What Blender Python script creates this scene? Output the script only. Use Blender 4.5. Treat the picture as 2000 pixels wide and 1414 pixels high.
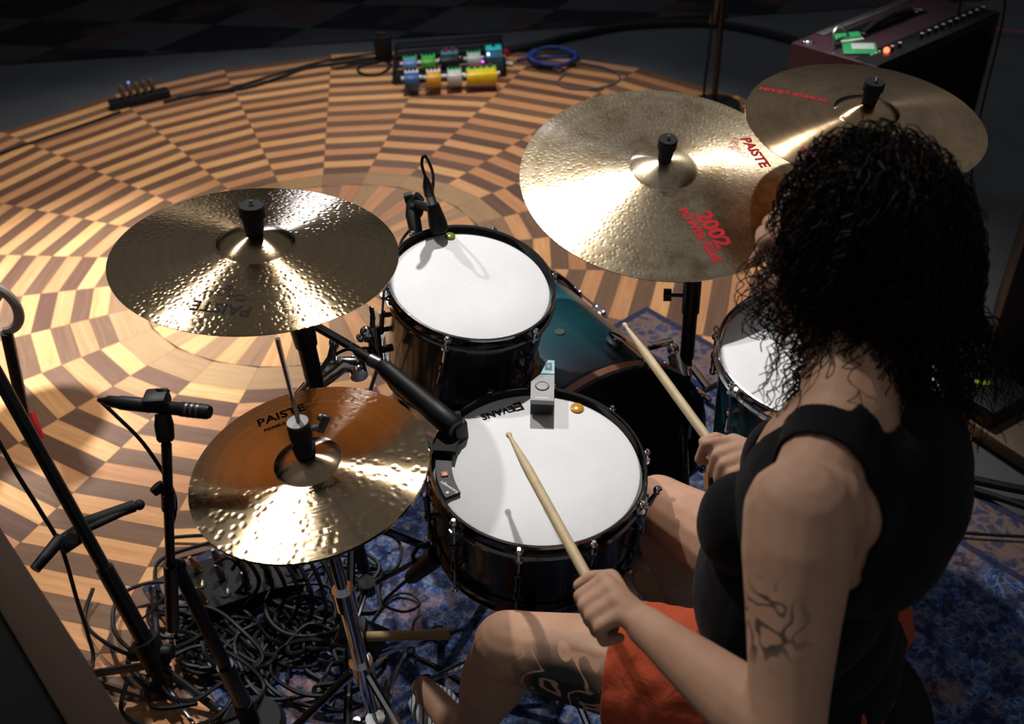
import bpy, bmesh, math, random
import numpy as np
from mathutils import Vector, Matrix, Quaternion, noise

# ------------------------------------------------------------------ clear
for o in list(bpy.data.objects):
    bpy.data.objects.remove(o, do_unlink=True)
scene = bpy.context.scene
COL = scene.collection
random.seed(7); RNG = np.random.default_rng(7)
R_ = math.radians

# ------------------------------------------------------------------ camera
W_, H_ = 2000, 1414
FPX = 1832.0; PITCH = R_(37.48); ROLL = R_(-3.79); CAMH = 1.77
_X = Vector((1, 0, 0)); _D = Vector((0, -math.sin(PITCH), -math.cos(PITCH))); _F = Vector((0, math.cos(PITCH), -math.sin(PITCH)))
_right = math.cos(ROLL) * _X - math.sin(ROLL) * _D
_down = math.sin(ROLL) * _X + math.cos(ROLL) * _D
CAMPOS = Vector((0, 0, CAMH))
cam_d = bpy.data.cameras.new('camera'); cam = bpy.data.objects.new('camera', cam_d); COL.objects.link(cam)
mw = Matrix.Identity(4)
for i, v in enumerate((_right, -_down, -_F)):
    for j in range(3): mw[j][i] = v[j]
mw.translation = CAMPOS
cam.matrix_world = mw
cam_d.sensor_width = 36.0; cam_d.lens = 36.0 * FPX / W_
cam_d.clip_start = 0.02; cam_d.clip_end = 100
cam_d.dof.use_dof = True; cam_d.dof.focus_distance = 1.62; cam_d.dof.aperture_fstop = 4.0
scene.camera = cam

def P(px, py, z=None, d=None):
    """survey point: where a sight line of the photograph meets height z (or depth d)"""
    v = _F + _right * ((px - W_ / 2) / FPX) + _down * ((py - H_ / 2) / FPX)
    k = (z - CAMH) / v.z if d is None else d
    return CAMPOS + v * k

# ------------------------------------------------------------------ world, exposure, lamps
scene.view_settings.view_transform = 'Standard'
scene.view_settings.look = 'None'
scene.view_settings.gamma = 1.0
scene.view_settings.exposure = 0.0
scene.view_settings.use_curve_mapping = False
world = bpy.data.worlds.new('dark_hall'); scene.world = world; world.use_nodes = True
world.node_tree.nodes['Background'].inputs[0].default_value = (0.95, 0.97, 1.0, 1)
world.node_tree.nodes['Background'].inputs[1].default_value = 0.12

def spot(name, loc, target, power, angle, blend, radius, color=(1, 1, 1)):
    l = bpy.data.lights.new(name, 'SPOT'); l.energy = power; l.spot_size = R_(angle); l.spot_blend = blend
    l.shadow_soft_size = radius; l.color = color
    o = bpy.data.objects.new(name, l); COL.objects.link(o); o.location = loc
    o.rotation_euler = (Vector(target) - Vector(loc)).to_track_quat('-Z', 'Y').to_euler()
    return o
spot('stage_spot_back', (0.38, 3.75, 4.80), (-0.80, 2.80, 0.0), 770, 63, 0.6, 0.06, (1.0, 0.97, 0.93))
spot('stage_spot_side', (-1.7, 3.3, 4.25), (-0.45, 0.65, 0.6), 320, 41, 0.5, 0.06, (1.0, 0.97, 0.92))
spot('stage_spot_left', (-2.2, 3.4, 4.2), (-1.55, 2.70, 0.0), 2200, 29, 1.0, 0.07, (0.86, 0.93, 1.0))
_a = bpy.data.lights.new('stage_panel_cool', 'AREA'); _a.energy = 14; _a.size = 0.32; _a.color = (0.62, 0.72, 1.0)
_o = bpy.data.objects.new('stage_panel_cool', _a); COL.objects.link(_o); _o.location = (-0.65, 5.9, 2.35)
_o.rotation_euler = (Vector((-0.2, 1.4, 0.8)) - Vector(_o.location)).to_track_quat('-Z', 'Y').to_euler()

# ------------------------------------------------------------------ material helpers
MATS = {}
class NT:
    def __init__(s, name):
        s.m = bpy.data.materials.new(name); s.m.use_nodes = True; s.t = s.m.node_tree; s.b = s.t.nodes['Principled BSDF']
        MATS[name] = s.m
    def n(s, kind, **kw):
        nd = s.t.nodes.new(kind)
        for k, v in kw.items():
            if k.startswith('i_'):
                key = k[2:]
                key = int(key) if key.isdigit() else key.replace('_', ' ')
                s.set(nd.inputs[key], v)
            else: setattr(nd, k, v)
        return nd
    def set(s, inp, v):
        if isinstance(v, bpy.types.NodeSocket): s.t.links.new(v, inp)
        else: inp.default_value = v
    def bs(s, **kw):
        for k, v in kw.items(): s.set(s.b.inputs[k.replace('_', ' ')], v)
        return s
    def ramp(s, fac, stops, interp='LINEAR'):
        r = s.n('ShaderNodeValToRGB'); r.color_ramp.interpolation = interp
        els = r.color_ramp.elements
        while len(els) < len(stops): els.new(0.5)
        for e, (p, c) in zip(els, stops): e.position = p; e.color = (*c, 1) if len(c) == 3 else c
        s.t.links.new(fac, r.inputs[0]); return r.outputs[0]
    def mix(s, fac, a, b, mode='MIX'):
        m = s.n('ShaderNodeMix', data_type='RGBA', blend_type=mode)
        s.set(m.inputs[0], fac)
        for i, v in ((6, a), (7, b)):
            s.set(m.inputs[i], (*v, 1) if isinstance(v, tuple) and len(v) == 3 else v)
        return m.outputs[2]
    def math(s, op, a, b=None, c=None):
        m = s.n('ShaderNodeMath', operation=op); s.set(m.inputs[0], a)
        if b is not None: s.set(m.inputs[1], b)
        if c is not None: s.set(m.inputs[2], c)
        return m.outputs[0]
    def noise(s, vec=None, scale=5, detail=4, rough=0.55, dist=0):
        nd = s.n('ShaderNodeTexNoise'); nd.inputs['Scale'].default_value = scale; nd.inputs['Detail'].default_value = detail
        nd.inputs['Roughness'].default_value = rough; nd.inputs['Distortion'].default_value = dist
        if vec is not None: s.t.links.new(vec, nd.inputs['Vector'])
        return nd.outputs[0]
    def coord(s, which='Object'): return s.n('ShaderNodeTexCoord').outputs[which]
    def mapping(s, vec, scale=(1, 1, 1), rot=(0, 0, 0), loc=(0, 0, 0)):
        m = s.n('ShaderNodeMapping'); s.t.links.new(vec, m.inputs[0])
        m.inputs['Scale'].default_value = scale; m.inputs['Rotation'].default_value = rot; m.inputs['Location'].default_value = loc
        return m.outputs[0]
    def bump(s, h, strength=0.3, dist=0.001):
        b = s.n('ShaderNodeBump'); b.inputs['Strength'].default_value = strength; b.inputs['Distance'].default_value = dist
        s.t.links.new(h, b.inputs['Height']); return b.outputs[0]

def plain(name, col, rough=0.5, metal=0.0, bump=None, var=0.12, **kw):
    """a plain coloured material with a little procedural unevenness"""
    t = NT(name); c = t.coord()
    nz = t.noise(c, 35, 3)
    lo = tuple(x * (1 - var) for x in col); hi = tuple(min(1, x * (1 + var)) for x in col)
    t.bs(Base_Color=t.ramp(nz, [(0.3, lo), (0.7, hi)]), Metallic=metal)
    rr = t.n('ShaderNodeMapRange'); t.set(rr.inputs[0], nz); rr.inputs[3].default_value = max(0, rough - 0.05); rr.inputs[4].default_value = min(1, rough + 0.06)
    t.bs(Roughness=rr.outputs[0])
    if bump: t.bs(Normal=t.bump(t.noise(c, bump[0], 3), bump[1], bump[2]))
    for k, v in kw.items(): t.bs(**{k: v})
    return t.m
M_black = plain('black_metal', (0.006, 0.006, 0.007), 0.35, 0.0)
M_blackmatte = plain('black_plastic', (0.006, 0.006, 0.007), 0.5, Specular_IOR_Level=0.35)
M_rubber = plain('black_rubber', (0.006, 0.006, 0.006), 0.7, Specular_IOR_Level=0.3)
M_cable = plain('cable_rubber', (0.005, 0.005, 0.006), 0.55, Specular_IOR_Level=0.3)
M_cableblue = plain('blue_cable_rubber', (0.02, 0.06, 0.30), 0.45)
M_cablegrey = plain('grey_cable_rubber', (0.10, 0.10, 0.12), 0.5)
M_chrome = plain('chrome', (0.80, 0.80, 0.82), 0.10, 1.0, var=0.03)
M_blackchrome = plain('black_chrome', (0.20, 0.19, 0.19), 0.10, 1.0, var=0.05)
M_steel = plain('brushed_steel', (0.45, 0.45, 0.46), 0.3, 1.0)
M_felt = plain('black_felt', (0.006, 0.006, 0.007), 0.9, bump=(900, 0.4, 0.001))
M_gunmetal = plain('gun_metal', (0.16, 0.16, 0.17), 0.35, 0.9)
M_gold = plain('gold_plated', (0.75, 0.48, 0.18), 0.25, 1.0)
M_white = plain('white_print', (0.75, 0.75, 0.73), 0.5)
M_blackprint = plain('black_print', (0.010, 0.008, 0.008), 0.75, Specular_IOR_Level=0.1)
M_redprint = plain('red_print', (0.42, 0.012, 0.02), 0.7, Specular_IOR_Level=0.15)

# --- wood planks
def plank_mat(name, c0, c1, c2):
    t = NT(name)
    uv = t.n('ShaderNodeUVMap'); uv.uv_map = 'uv'
    oi = t.n('ShaderNodeObjectInfo'); ge = t.n('ShaderNodeNewGeometry')
    rnd = t.math('FRACT', t.math('ADD', oi.outputs['Random'], t.math('MULTIPLY', ge.outputs['Random Per Island'], 7.31)))
    off = t.n('ShaderNodeCombineXYZ'); t.set(off.inputs[0], t.math('MULTIPLY', rnd, 37.0)); t.set(off.inputs[1], t.math('MULTIPLY', rnd, 91.0))
    va = t.n('ShaderNodeVectorMath', operation='ADD'); t.set(va.inputs[0], uv.outputs[0]); t.set(va.inputs[1], off.outputs[0])
    grain = t.noise(t.mapping(va.outputs[0], (3.0, 55, 1)), 1.0, 5, 0.6, 1.2)
    fine = t.noise(t.mapping(va.outputs[0], (16, 420, 1)), 1.0, 3, 0.6)
    g = t.math('ADD', t.math('MULTIPLY', grain, 0.75), t.math('MULTIPLY', fine, 0.25))
    base = t.ramp(g, [(0.30, c0), (0.52, c1), (0.75, c2)])
    tone = t.n('ShaderNodeHueSaturation'); t.set(tone.inputs['Color'], base)
    t.set(tone.inputs['Value'], t.math('ADD', 0.80, t.math('MULTIPLY', rnd, 0.40)))
    t.set(tone.inputs['Hue'], t.math('ADD', 0.492, t.math('MULTIPLY', rnd, 0.014)))
    t.bs(Base_Color=tone.outputs[0], Roughness=t.math('ADD', 0.34, t.math('MULTIPLY', fine, 0.25)), Normal=t.bump(fine, 0.12, 0.0006))
    t.bs(Specular_IOR_Level=0.35)
    return t.m
M_plank_light = plank_mat('oak_plank_light', (0.44, 0.198, 0.074), (0.58, 0.277, 0.112), (0.68, 0.355, 0.16))
M_plank_dark = plank_mat('walnut_plank_dark', (0.115, 0.055, 0.030), (0.155, 0.077, 0.042), (0.20, 0.105, 0.058))
M_plank_mid = plank_mat('oak_plank_mid', (0.26, 0.14, 0.065), (0.33, 0.185, 0.088), (0.38, 0.22, 0.11))
M_wood = plain('drumstick_hickory', (0.60, 0.46, 0.26), 0.5, bump=(220, 0.1, 0.0005))
M_woodtan = plain('felt_stick_tan', (0.36, 0.22, 0.10), 0.6)
M_cabwood = plain('dark_cabinet_wood', (0.028, 0.015, 0.009), 0.75, Specular_IOR_Level=0.15)
M_panelwood = plain('brown_panel_wood', (0.10, 0.06, 0.035), 0.5)

# --- hall floor and hall carpet
t = NT('grey_lino'); n1 = t.noise(t.coord(), 3, 5); t.bs(Base_Color=t.ramp(n1, [(0.3, (0.050, 0.052, 0.055)), (0.7, (0.075, 0.078, 0.082))]), Roughness=0.55)
M_lino = t.m
t = NT('hall_carpet_pattern'); c = t.coord()
ck = t.n('ShaderNodeTexChecker'); t.t.links.new(t.mapping(c, (1.5, 2.2, 1), (0, 0, R_(24))), ck.inputs[0]); ck.inputs['Scale'].default_value = 1.0
nz = t.noise(c, 2.2, 4, 0.6)
v = t.n('ShaderNodeTexVoronoi'); t.t.links.new(t.mapping(c, (1.5, 2.2, 1), (0, 0, R_(24))), v.inputs['Vector']); v.inputs['Scale'].default_value = 0.9
cc = t.mix(ck.outputs['Fac'], (0.014, 0.014, 0.016), (0.045, 0.045, 0.048))
cc = t.mix(t.ramp(nz, [(0.52, (0, 0, 0)), (0.62, (1, 1, 1))]), cc, (0.05, 0.03, 0.03))
t.bs(Base_Color=cc, Roughness=0.95, Specular_IOR_Level=0.1, Normal=t.bump(t.noise(c, 300, 2), 0.4, 0.002)); M_carpet = t.m

# --- rug
t = NT('distressed_blue_rug'); c = t.coord()
sep = t.n('ShaderNodeSeparateXYZ'); t.t.links.new(c, sep.inputs[0])
wn = t.n('ShaderNodeTexNoise'); wn.inputs['Scale'].default_value = 16; wn.inputs['Detail'].default_value = 5; t.t.links.new(c, wn.inputs['Vector'])
wv = t.n('ShaderNodeVectorMath', operation='MULTIPLY_ADD'); t.t.links.new(wn.outputs['Color'], wv.inputs[0]); wv.inputs[1].default_value = (0.07, 0.07, 0); t.t.links.new(c, wv.inputs[2])
vo = t.n('ShaderNodeTexVoronoi'); vo.inputs['Scale'].default_value = 46; t.t.links.new(wv.outputs[0], vo.inputs['Vector'])
vo2 = t.n('ShaderNodeTexVoronoi', feature='DISTANCE_TO_EDGE'); vo2.inputs['Scale'].default_value = 30; t.t.links.new(wv.outputs[0], vo2.inputs['Vector'])
nz = t.noise(c, 85, 6, 0.8)
big = t.noise(c, 4.5, 4, 0.6)
f1 = t.ramp(vo.outputs['Distance'], [(0.06, (0.24, 0.31, 0.46)), (0.20, (0.030, 0.095, 0.30)), (0.45, (0.018, 0.045, 0.16)), (0.7, (0.10, 0.09, 0.13))])
f2 = t.mix(t.ramp(vo2.outputs['Distance'], [(0.02, (1, 1, 1)), (0.07, (0, 0, 0))]), f1, (0.16, 0.20, 0.30))
f3 = t.mix(t.ramp(big, [(0.54, (0, 0, 0)), (0.64, (0.8, 0.8, 0.8))]), f2, (0.26, 0.12, 0.07))
f4 = t.mix(t.ramp(nz, [(0.46, (0, 0, 0)), (0.66, (0.75, 0.75, 0.75))]), f3, (0.17, 0.22, 0.33))
f4 = t.mix(t.ramp(t.noise(c, 22, 6, 0.75), [(0.42, (0.9, 0.9, 0.9)), (0.54, (0, 0, 0))]), f4, (0.015, 0.02, 0.06))
# border panel near the two visible edges: object X runs along one edge, Y along the other, corner at the origin
ex = t.math('MINIMUM', sep.outputs[0], sep.outputs[1])
band = t.ramp(ex, [(0.0, (1, 1, 1)), (0.020, (1, 1, 1)), (0.0205, (0, 0, 0)), (0.17, (0, 0, 0)), (0.1705, (1, 1, 1)), (0.19, (1, 1, 1)), (0.1905, (0, 0, 0))], 'CONSTANT')
panel = t.ramp(ex, [(0.0, (1, 1, 1)), (0.172, (0, 0, 0))], 'CONSTANT')
pm = t.mix(t.ramp(vo2.outputs['Distance'], [(0.10, (0, 0, 0)), (0.2, (1, 1, 1))]), (0.22, 0.13, 0.075), (0.03, 0.045, 0.12))
pm = t.mix(t.ramp(nz, [(0.42, (0, 0, 0)), (0.62, (0.7, 0.7, 0.7))]), pm, (0.17, 0.125, 0.12))
cc = t.mix(t.math('MULTIPLY', panel, 0.75), f4, pm)
cc = t.mix(t.math('MULTIPLY', band, 0.85), cc, (0.022, 0.028, 0.075))
t.bs(Base_Color=cc, Roughness=0.95, Specular_IOR_Level=0.1, Normal=t.bump(t.noise(c, 700, 2), 0.5, 0.001)); M_rug = t.m

# --- bronze cymbals
def cymbal_mat(name, col, rough, aniso, hammer=(0, 0), rings=(900, 0.05), patina=0.0, pcol=(0.2, 0.12, 0.06)):
    t = NT(name); c = t.coord()
    ln = t.n('ShaderNodeVectorMath', operation='LENGTH')
    fl = t.mapping(c, (1, 1, 0.0)); t.t.links.new(fl, ln.inputs[0]); rad = ln.outputs['Value']
    rn = t.n('ShaderNodeTexNoise', noise_dimensions='1D'); t.t.links.new(rad, rn.inputs['W']); rn.inputs['Scale'].default_value = rings[0]; rn.inputs['Detail'].default_value = 3
    rb = t.n('ShaderNodeTexNoise', noise_dimensions='1D'); t.t.links.new(rad, rb.inputs['W']); rb.inputs['Scale'].default_value = 55; rb.inputs['Detail'].default_value = 4
    nz = t.noise(c, 14, 5, 0.65)
    base = t.mix(t.ramp(rb.outputs[0], [(0.35, (0, 0, 0)), (0.65, (1, 1, 1))]), tuple(x * 0.86 for x in col), col)
    if patina: base = t.mix(t.math('MULTIPLY', t.ramp(nz, [(0.46, (0, 0, 0)), (0.66, (1, 1, 1))]), patina), base, pcol)
    h = t.math('MULTIPLY', rn.outputs[0], rings[1])
    if hammer[0]:
        vo = t.n('ShaderNodeTexVoronoi', feature='SMOOTH_F1'); vo.inputs['Scale'].default_value = hammer[0]; vo.inputs['Smoothness'].default_value = 0.6
        t.t.links.new(fl, vo.inputs['Vector'])
        sm = t.n('ShaderNodeMapRange', interpolation_type='SMOOTHSTEP'); t.set(sm.inputs[0], vo.outputs['Distance']); sm.inputs[1].default_value = 0.05; sm.inputs[2].default_value = 0.55
        # the bell and the outermost rim are not hammered
        msk = t.ramp(rad, [(0.050, (0, 0, 0)), (0.070, (1, 1, 1))])
        h = t.math('ADD', h, t.math('MULTIPLY', t.math('MULTIPLY', sm.outputs[0], msk), hammer[1]))
    tg = t.n('ShaderNodeTangent', direction_type='RADIAL', axis='Z')
    t.bs(Base_Color=base, Metallic=1.0, Roughness=t.math('ADD', rough - 0.03, t.math('MULTIPLY', nz, 0.07)), Anisotropic=aniso, Anisotropic_Rotation=0.25, Tangent=tg.outputs[0], Normal=t.bump(h, 1.0, 0.001))
    return t.m
M_cym_crash = cymbal_mat('hammered_bronze', (0.45, 0.32, 0.18), 0.15, 0.95, (120, 0.20), (700, 0.20))
M_cym_hat = cymbal_mat('traditional_bronze', (0.52, 0.38, 0.23), 0.14, 0.97, (85, 0.16), (900, 0.12), 0.15, (0.45, 0.30, 0.14))
M_cym_ride = cymbal_mat('old_ride_bronze', (0.80, 0.64, 0.43), 0.24, 0.93, (110, 0.09), (420, 0.36), 0.75, (0.34, 0.22, 0.11))
M_cym_red = cymbal_mat('smooth_bronze', (0.72, 0.49, 0.28), 0.13, 0.95, (0, 0), (900, 0.14), 0.4, (0.28, 0.17, 0.09))

# --- drums
t = NT('drum_head_coated'); c = t.coord(); nz = t.noise(c, 900, 2); st = t.noise(c, 9, 5, 0.6)
t.bs(Base_Color=t.ramp(st, [(0.3, (0.70, 0.70, 0.71)), (0.6, (0.76, 0.76, 0.77))]), Roughness=0.55, Normal=t.bump(nz, 0.12, 0.0004)); M_head = t.m
M_headblack = plain('black_drum_head', (0.010, 0.009, 0.009), 0.35)
def shell_mat():
    t = NT('teal_burst_lacquer'); c = t.coord()
    sep = t.n('ShaderNodeSeparateXYZ'); t.t.links.new(c, sep.inputs[0])
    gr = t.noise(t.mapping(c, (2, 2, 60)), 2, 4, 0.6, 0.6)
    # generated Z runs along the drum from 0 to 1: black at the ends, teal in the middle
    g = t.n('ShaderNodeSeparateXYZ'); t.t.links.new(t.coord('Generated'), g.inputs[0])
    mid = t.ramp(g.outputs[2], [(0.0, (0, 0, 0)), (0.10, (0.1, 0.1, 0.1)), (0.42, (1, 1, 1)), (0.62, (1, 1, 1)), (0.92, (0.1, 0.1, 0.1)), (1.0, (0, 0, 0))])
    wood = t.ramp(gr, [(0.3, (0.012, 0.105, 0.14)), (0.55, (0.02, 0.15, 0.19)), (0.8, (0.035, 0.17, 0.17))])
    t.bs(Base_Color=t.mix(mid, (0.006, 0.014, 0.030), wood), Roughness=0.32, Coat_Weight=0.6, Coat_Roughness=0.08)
    return t.m
M_shell = shell_mat()
M_shellshade = plain('shaded_teal_lacquer', (0.005, 0.011, 0.016), 0.28, Coat_Weight=0.6, Coat_Roughness=0.08)  # darkened copy of the teal finish: shade on tom and snare painted in
M_hoopwood = plain('black_bass_hoop', (0.012, 0.016, 0.022), 0.25)
M_copper = plain('copper_inlay', (0.42, 0.17, 0.08), 0.45, 0.2)

# ------------------------------------------------------------------ mesh builder
def basis(d):
    d = Vector(d).normalized()
    a = Vector((0, 0, 1)) if abs(d.z) < 0.9 else Vector((1, 0, 0))
    u = d.cross(a).normalized(); return u, d.cross(u).normalized(), d
def catmull(pts, sub=8, closed=False):
    pts = [Vector(p) for p in pts]; n = len(pts); out = []
    rng = range(n) if closed else range(n - 1)
    for i in rng:
        g = (lambda k: pts[k % n]) if closed else (lambda k: pts[max(0, min(n - 1, k))])
        p0, p1, p2, p3 = g(i - 1), g(i), g(i + 1), g(i + 2)
        for s in range(sub):
            u = s / sub
            out.append(0.5 * ((2 * p1) + (-p0 + p2) * u + (2 * p0 - 5 * p1 + 4 * p2 - p3) * u * u + (-p0 + 3 * p1 - 3 * p2 + p3) * u ** 3))
    if not closed: out.append(pts[-1])
    return out
def smoothpath(pts, n=60):
    return catmull(pts, max(2, n // max(1, len(pts) - 1)))
RM = {}   # world matrix of each root
class MB:
    def __init__(s): s.v = []; s.f = []
    def add(s, vs, fs):
        o = len(s.v); s.v += [Vector(x) for x in vs]; s.f += [tuple(i + o for i in f) for f in fs]; return s
    def box(s, c, size, M=None, bev=0.0):
        c = Vector(c); x, y, z = (k / 2 for k in size)
        if bev <= 0:
            vs = [Vector((i * x, j * y, k * z)) for i in (-1, 1) for j in (-1, 1) for k in (-1, 1)]
            fs = [(0, 1, 3, 2), (4, 6, 7, 5), (0, 4, 5, 1), (2, 3, 7, 6), (0, 2, 6, 4), (1, 5, 7, 3)]
        else:
            bm = bmesh.new(); bmesh.ops.create_cube(bm, size=1)
            for v in bm.verts: v.co = Vector((v.co.x * size[0], v.co.y * size[1], v.co.z * size[2]))
            bmesh.ops.bevel(bm, geom=list(bm.edges), offset=bev, segments=2, affect='EDGES', profile=0.5)
            bm.verts.index_update(); vs = [v.co.copy() for v in bm.verts]; fs = [tuple(v.index for v in f.verts) for f in bm.faces]; bm.free()
        if M is not None: vs = [M @ v for v in vs]
        return s.add([v + c for v in vs], fs)
    def cyl(s, p0, p1, r0, r1=None, n=16, caps=True):
        p0 = Vector(p0); p1 = Vector(p1); r1 = r0 if r1 is None else r1
        u, w, d = basis(p1 - p0); vs = []
        for p, r in ((p0, r0), (p1, r1)):
            vs += [p + (u * math.cos(2 * math.pi * k / n) + w * math.sin(2 * math.pi * k / n)) * r for k in range(n)]
        fs = [(k, k + n, (k + 1) % n + n, (k + 1) % n) for k in range(n)]
        if caps: fs += [tuple(range(n)), tuple(range(2 * n - 1, n - 1, -1))]
        return s.add(vs, fs)
    def multi(s, p0, p1, prof, n=20):
        """lathe of (t,r) profile along p0->p1"""
        p0 = Vector(p0); p1 = Vector(p1); u, w, d = basis(p1 - p0); vs = []; fs = []
        for t_, r in prof:
            p = p0.lerp(p1, t_); vs += [p + (u * math.cos(2 * math.pi * k / n) + w * math.sin(2 * math.pi * k / n)) * max(r, 1e-5) for k in range(n)]
        for i in range(len(prof) - 1):
            fs += [(i * n + k, (i + 1) * n + k, (i + 1) * n + (k + 1) % n, i * n + (k + 1) % n) for k in range(n)]
        fs += [tuple(range(n)), tuple(range(len(prof) * n - 1, (len(prof) - 1) * n - 1, -1))]
        return s.add(vs, fs)
    def tube(s, pts, r, n=8, closed=False):
        pts = [Vector(p) for p in pts]; m = len(pts); vs = []; fs = []
        u = None
        for i, p in enumerate(pts):
            a = pts[(i - 1) % m] if (closed or i > 0) else p
            b = pts[(i + 1) % m] if (closed or i < m - 1) else p
            d = (b - a)
            d = d.normalized() if d.length > 1e-9 else Vector((0, 0, 1))
            if u is None: u, w, _ = basis(d)
            else:
                u = (u - d * u.dot(d)); u = u.normalized() if u.length > 1e-6 else basis(d)[0]; w = d.cross(u)
            rr = r[i] if hasattr(r, '__len__') else r
            vs += [p + (u * math.cos(2 * math.pi * k / n) + w * math.sin(2 * math.pi * k / n)) * rr for k in range(n)]
        for i in range(m if closed else m - 1):
            j = (i + 1) % m
            fs += [(i * n + k, j * n + k, j * n + (k + 1) % n, i * n + (k + 1) % n) for k in range(n)]
        if not closed: fs += [tuple(range(n)), tuple(range(m * n - 1, (m - 1) * n - 1, -1))]
        return s.add(vs, fs)
    def lathe(s, prof, n=64, closed=False, M=None, cap=False):
        vs = []; fs = []; m = len(prof)
        for r, z in prof: vs += [Vector((r * math.cos(2 * math.pi * k / n), r * math.sin(2 * math.pi * k / n), z)) for k in range(n)]
        for i in range(m if closed else m - 1):
            j = (i + 1) % m
            fs += [(i * n + k, i * n + (k + 1) % n, j * n + (k + 1) % n, j * n + k) for k in range(n)]
        if cap: fs += [tuple(range(n - 1, -1, -1)), tuple(range((m - 1) * n, m * n))]
        if M is not None: vs = [M @ v for v in vs]
        return s.add(vs, fs)
    def ball(s, c, r, n=12, M=None):
        r = (r, r, r) if not hasattr(r, '__len__') else r; c = Vector(c); vs = []; fs = []; m = n
        for i in range(m + 1):
            th = math.pi * i / m
            for k in range(2 * n):
                ph = math.pi * k / n
                v = Vector((r[0] * math.sin(th) * math.cos(ph), r[1] * math.sin(th) * math.sin(ph), r[2] * math.cos(th)))
                vs.append((M @ v if M is not None else v) + c)
        N = 2 * n
        for i in range(m):
            for k in range(N):
                fs.append((i * N + k, (i + 1) * N + k, (i + 1) * N + (k + 1) % N, i * N + (k + 1) % N))
        return s.add(vs, fs)
    def prism(s, poly, z0, z1, M=None):
        n = len(poly); vs = [Vector((x, y, z0)) for x, y in poly] + [Vector((x, y, z1)) for x, y in poly]
        fs = [tuple(range(n - 1, -1, -1)), tuple(range(n, 2 * n))] + [(k, (k + 1) % n, (k + 1) % n + n, k + n) for k in range(n)]
        if M is not None: vs = [M @ v for v in vs]
        return s.add(vs, fs)
    def mesh(s, name, inv=None):
        me = bpy.data.meshes.new(name)
        vs = [inv @ v for v in s.v] if inv is not None else s.v
        me.from_pydata([tuple(v) for v in vs], [], s.f); me.update(); return me
    def build(s, name, mat, parent=None, world=False, angle=35):
        inv = RM[parent.name].inverted() if (parent is not None and world) else None
        me = s.mesh(name, inv)
        bm = bmesh.new(); bm.from_mesh(me)
        bmesh.ops.remove_doubles(bm, verts=bm.verts, dist=1e-6)
        bmesh.ops.recalc_face_normals(bm, faces=bm.faces); bm.to_mesh(me); bm.free()
        if angle:
            me.polygons.foreach_set('use_smooth', [True] * len(me.polygons)); me.set_sharp_from_angle(angle=R_(angle))
        me.materials.append(mat if not isinstance(mat, str) else MATS[mat])
        o = bpy.data.objects.new(name, me); COL.objects.link(o)
        if parent is not None: o.parent = parent; 
        if parent is not None: RM[o.name] = RM[parent.name].copy()
        else: RM[o.name] = Matrix.Identity(4)
        return o
def tag(o, label, cat, group=None, kind=None):
    o['label'] = label; o['category'] = cat
    if group: o['group'] = group
    if kind: o['kind'] = kind
    return o
def thing(name, label, cat, loc=(0, 0, 0), M=None, group=None):
    o = bpy.data.objects.new(name, None); COL.objects.link(o); o.empty_display_size = 0.05
    m = M.copy() if M is not None else Matrix.Translation(Vector(loc))
    o.matrix_world = m; RM[o.name] = m
    return tag(o, label, cat, group)
def frame(C, n, spin=0.0):
    """matrix with origin C and z axis n"""
    n = Vector(n).normalized(); q = Vector((0, 0, 1)).rotation_difference(n)
    return Matrix.Translation(Vector(C)) @ q.to_matrix().to_4x4() @ Matrix.Rotation(spin, 4, 'Z')
def solo(mb, name, mat, label, cat, group=None, base=None, angle=35):
    """a thing that is a single mesh, origin at its base"""
    lo = Vector(base) if base is not None else Vector((sum(v.x for v in mb.v) / len(mb.v), sum(v.y for v in mb.v) / len(mb.v), min(v.z for v in mb.v)))
    mb.v = [v - lo for v in mb.v]
    o = mb.build(name, mat, angle=angle); o.location = lo; RM[o.name] = Matrix.Translation(lo)
    return tag(o, label, cat, group)
def text_mb(txt, size, bold=0.0):
    cu = bpy.data.curves.new('lettering', 'FONT'); cu.body = txt; cu.size = size; cu.align_x = 'CENTER'; cu.align_y = 'CENTER'; cu.offset = bold; cu.resolution_u = 3
    ob = bpy.data.objects.new('lettering', cu); COL.objects.link(ob)
    dg = bpy.context.evaluated_depsgraph_get(); me = bpy.data.meshes.new_from_object(ob.evaluated_get(dg))
    bm = bmesh.new(); bm.from_mesh(me); bmesh.ops.triangulate(bm, faces=bm.faces)
    bmesh.ops.subdivide_edges(bm, edges=[e for e in bm.edges if e.calc_length() > size * 0.4], cuts=2, use_grid_fill=False); bmesh.ops.triangulate(bm, faces=bm.faces)
    mb = MB(); bm.verts.index_update(); mb.add([v.co.copy() for v in bm.verts], [tuple(v.index for v in f.verts) for f in bm.faces]); bm.free()
    bpy.data.objects.remove(ob, do_unlink=True); bpy.data.curves.remove(cu); bpy.data.meshes.remove(me)
    return mb
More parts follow.
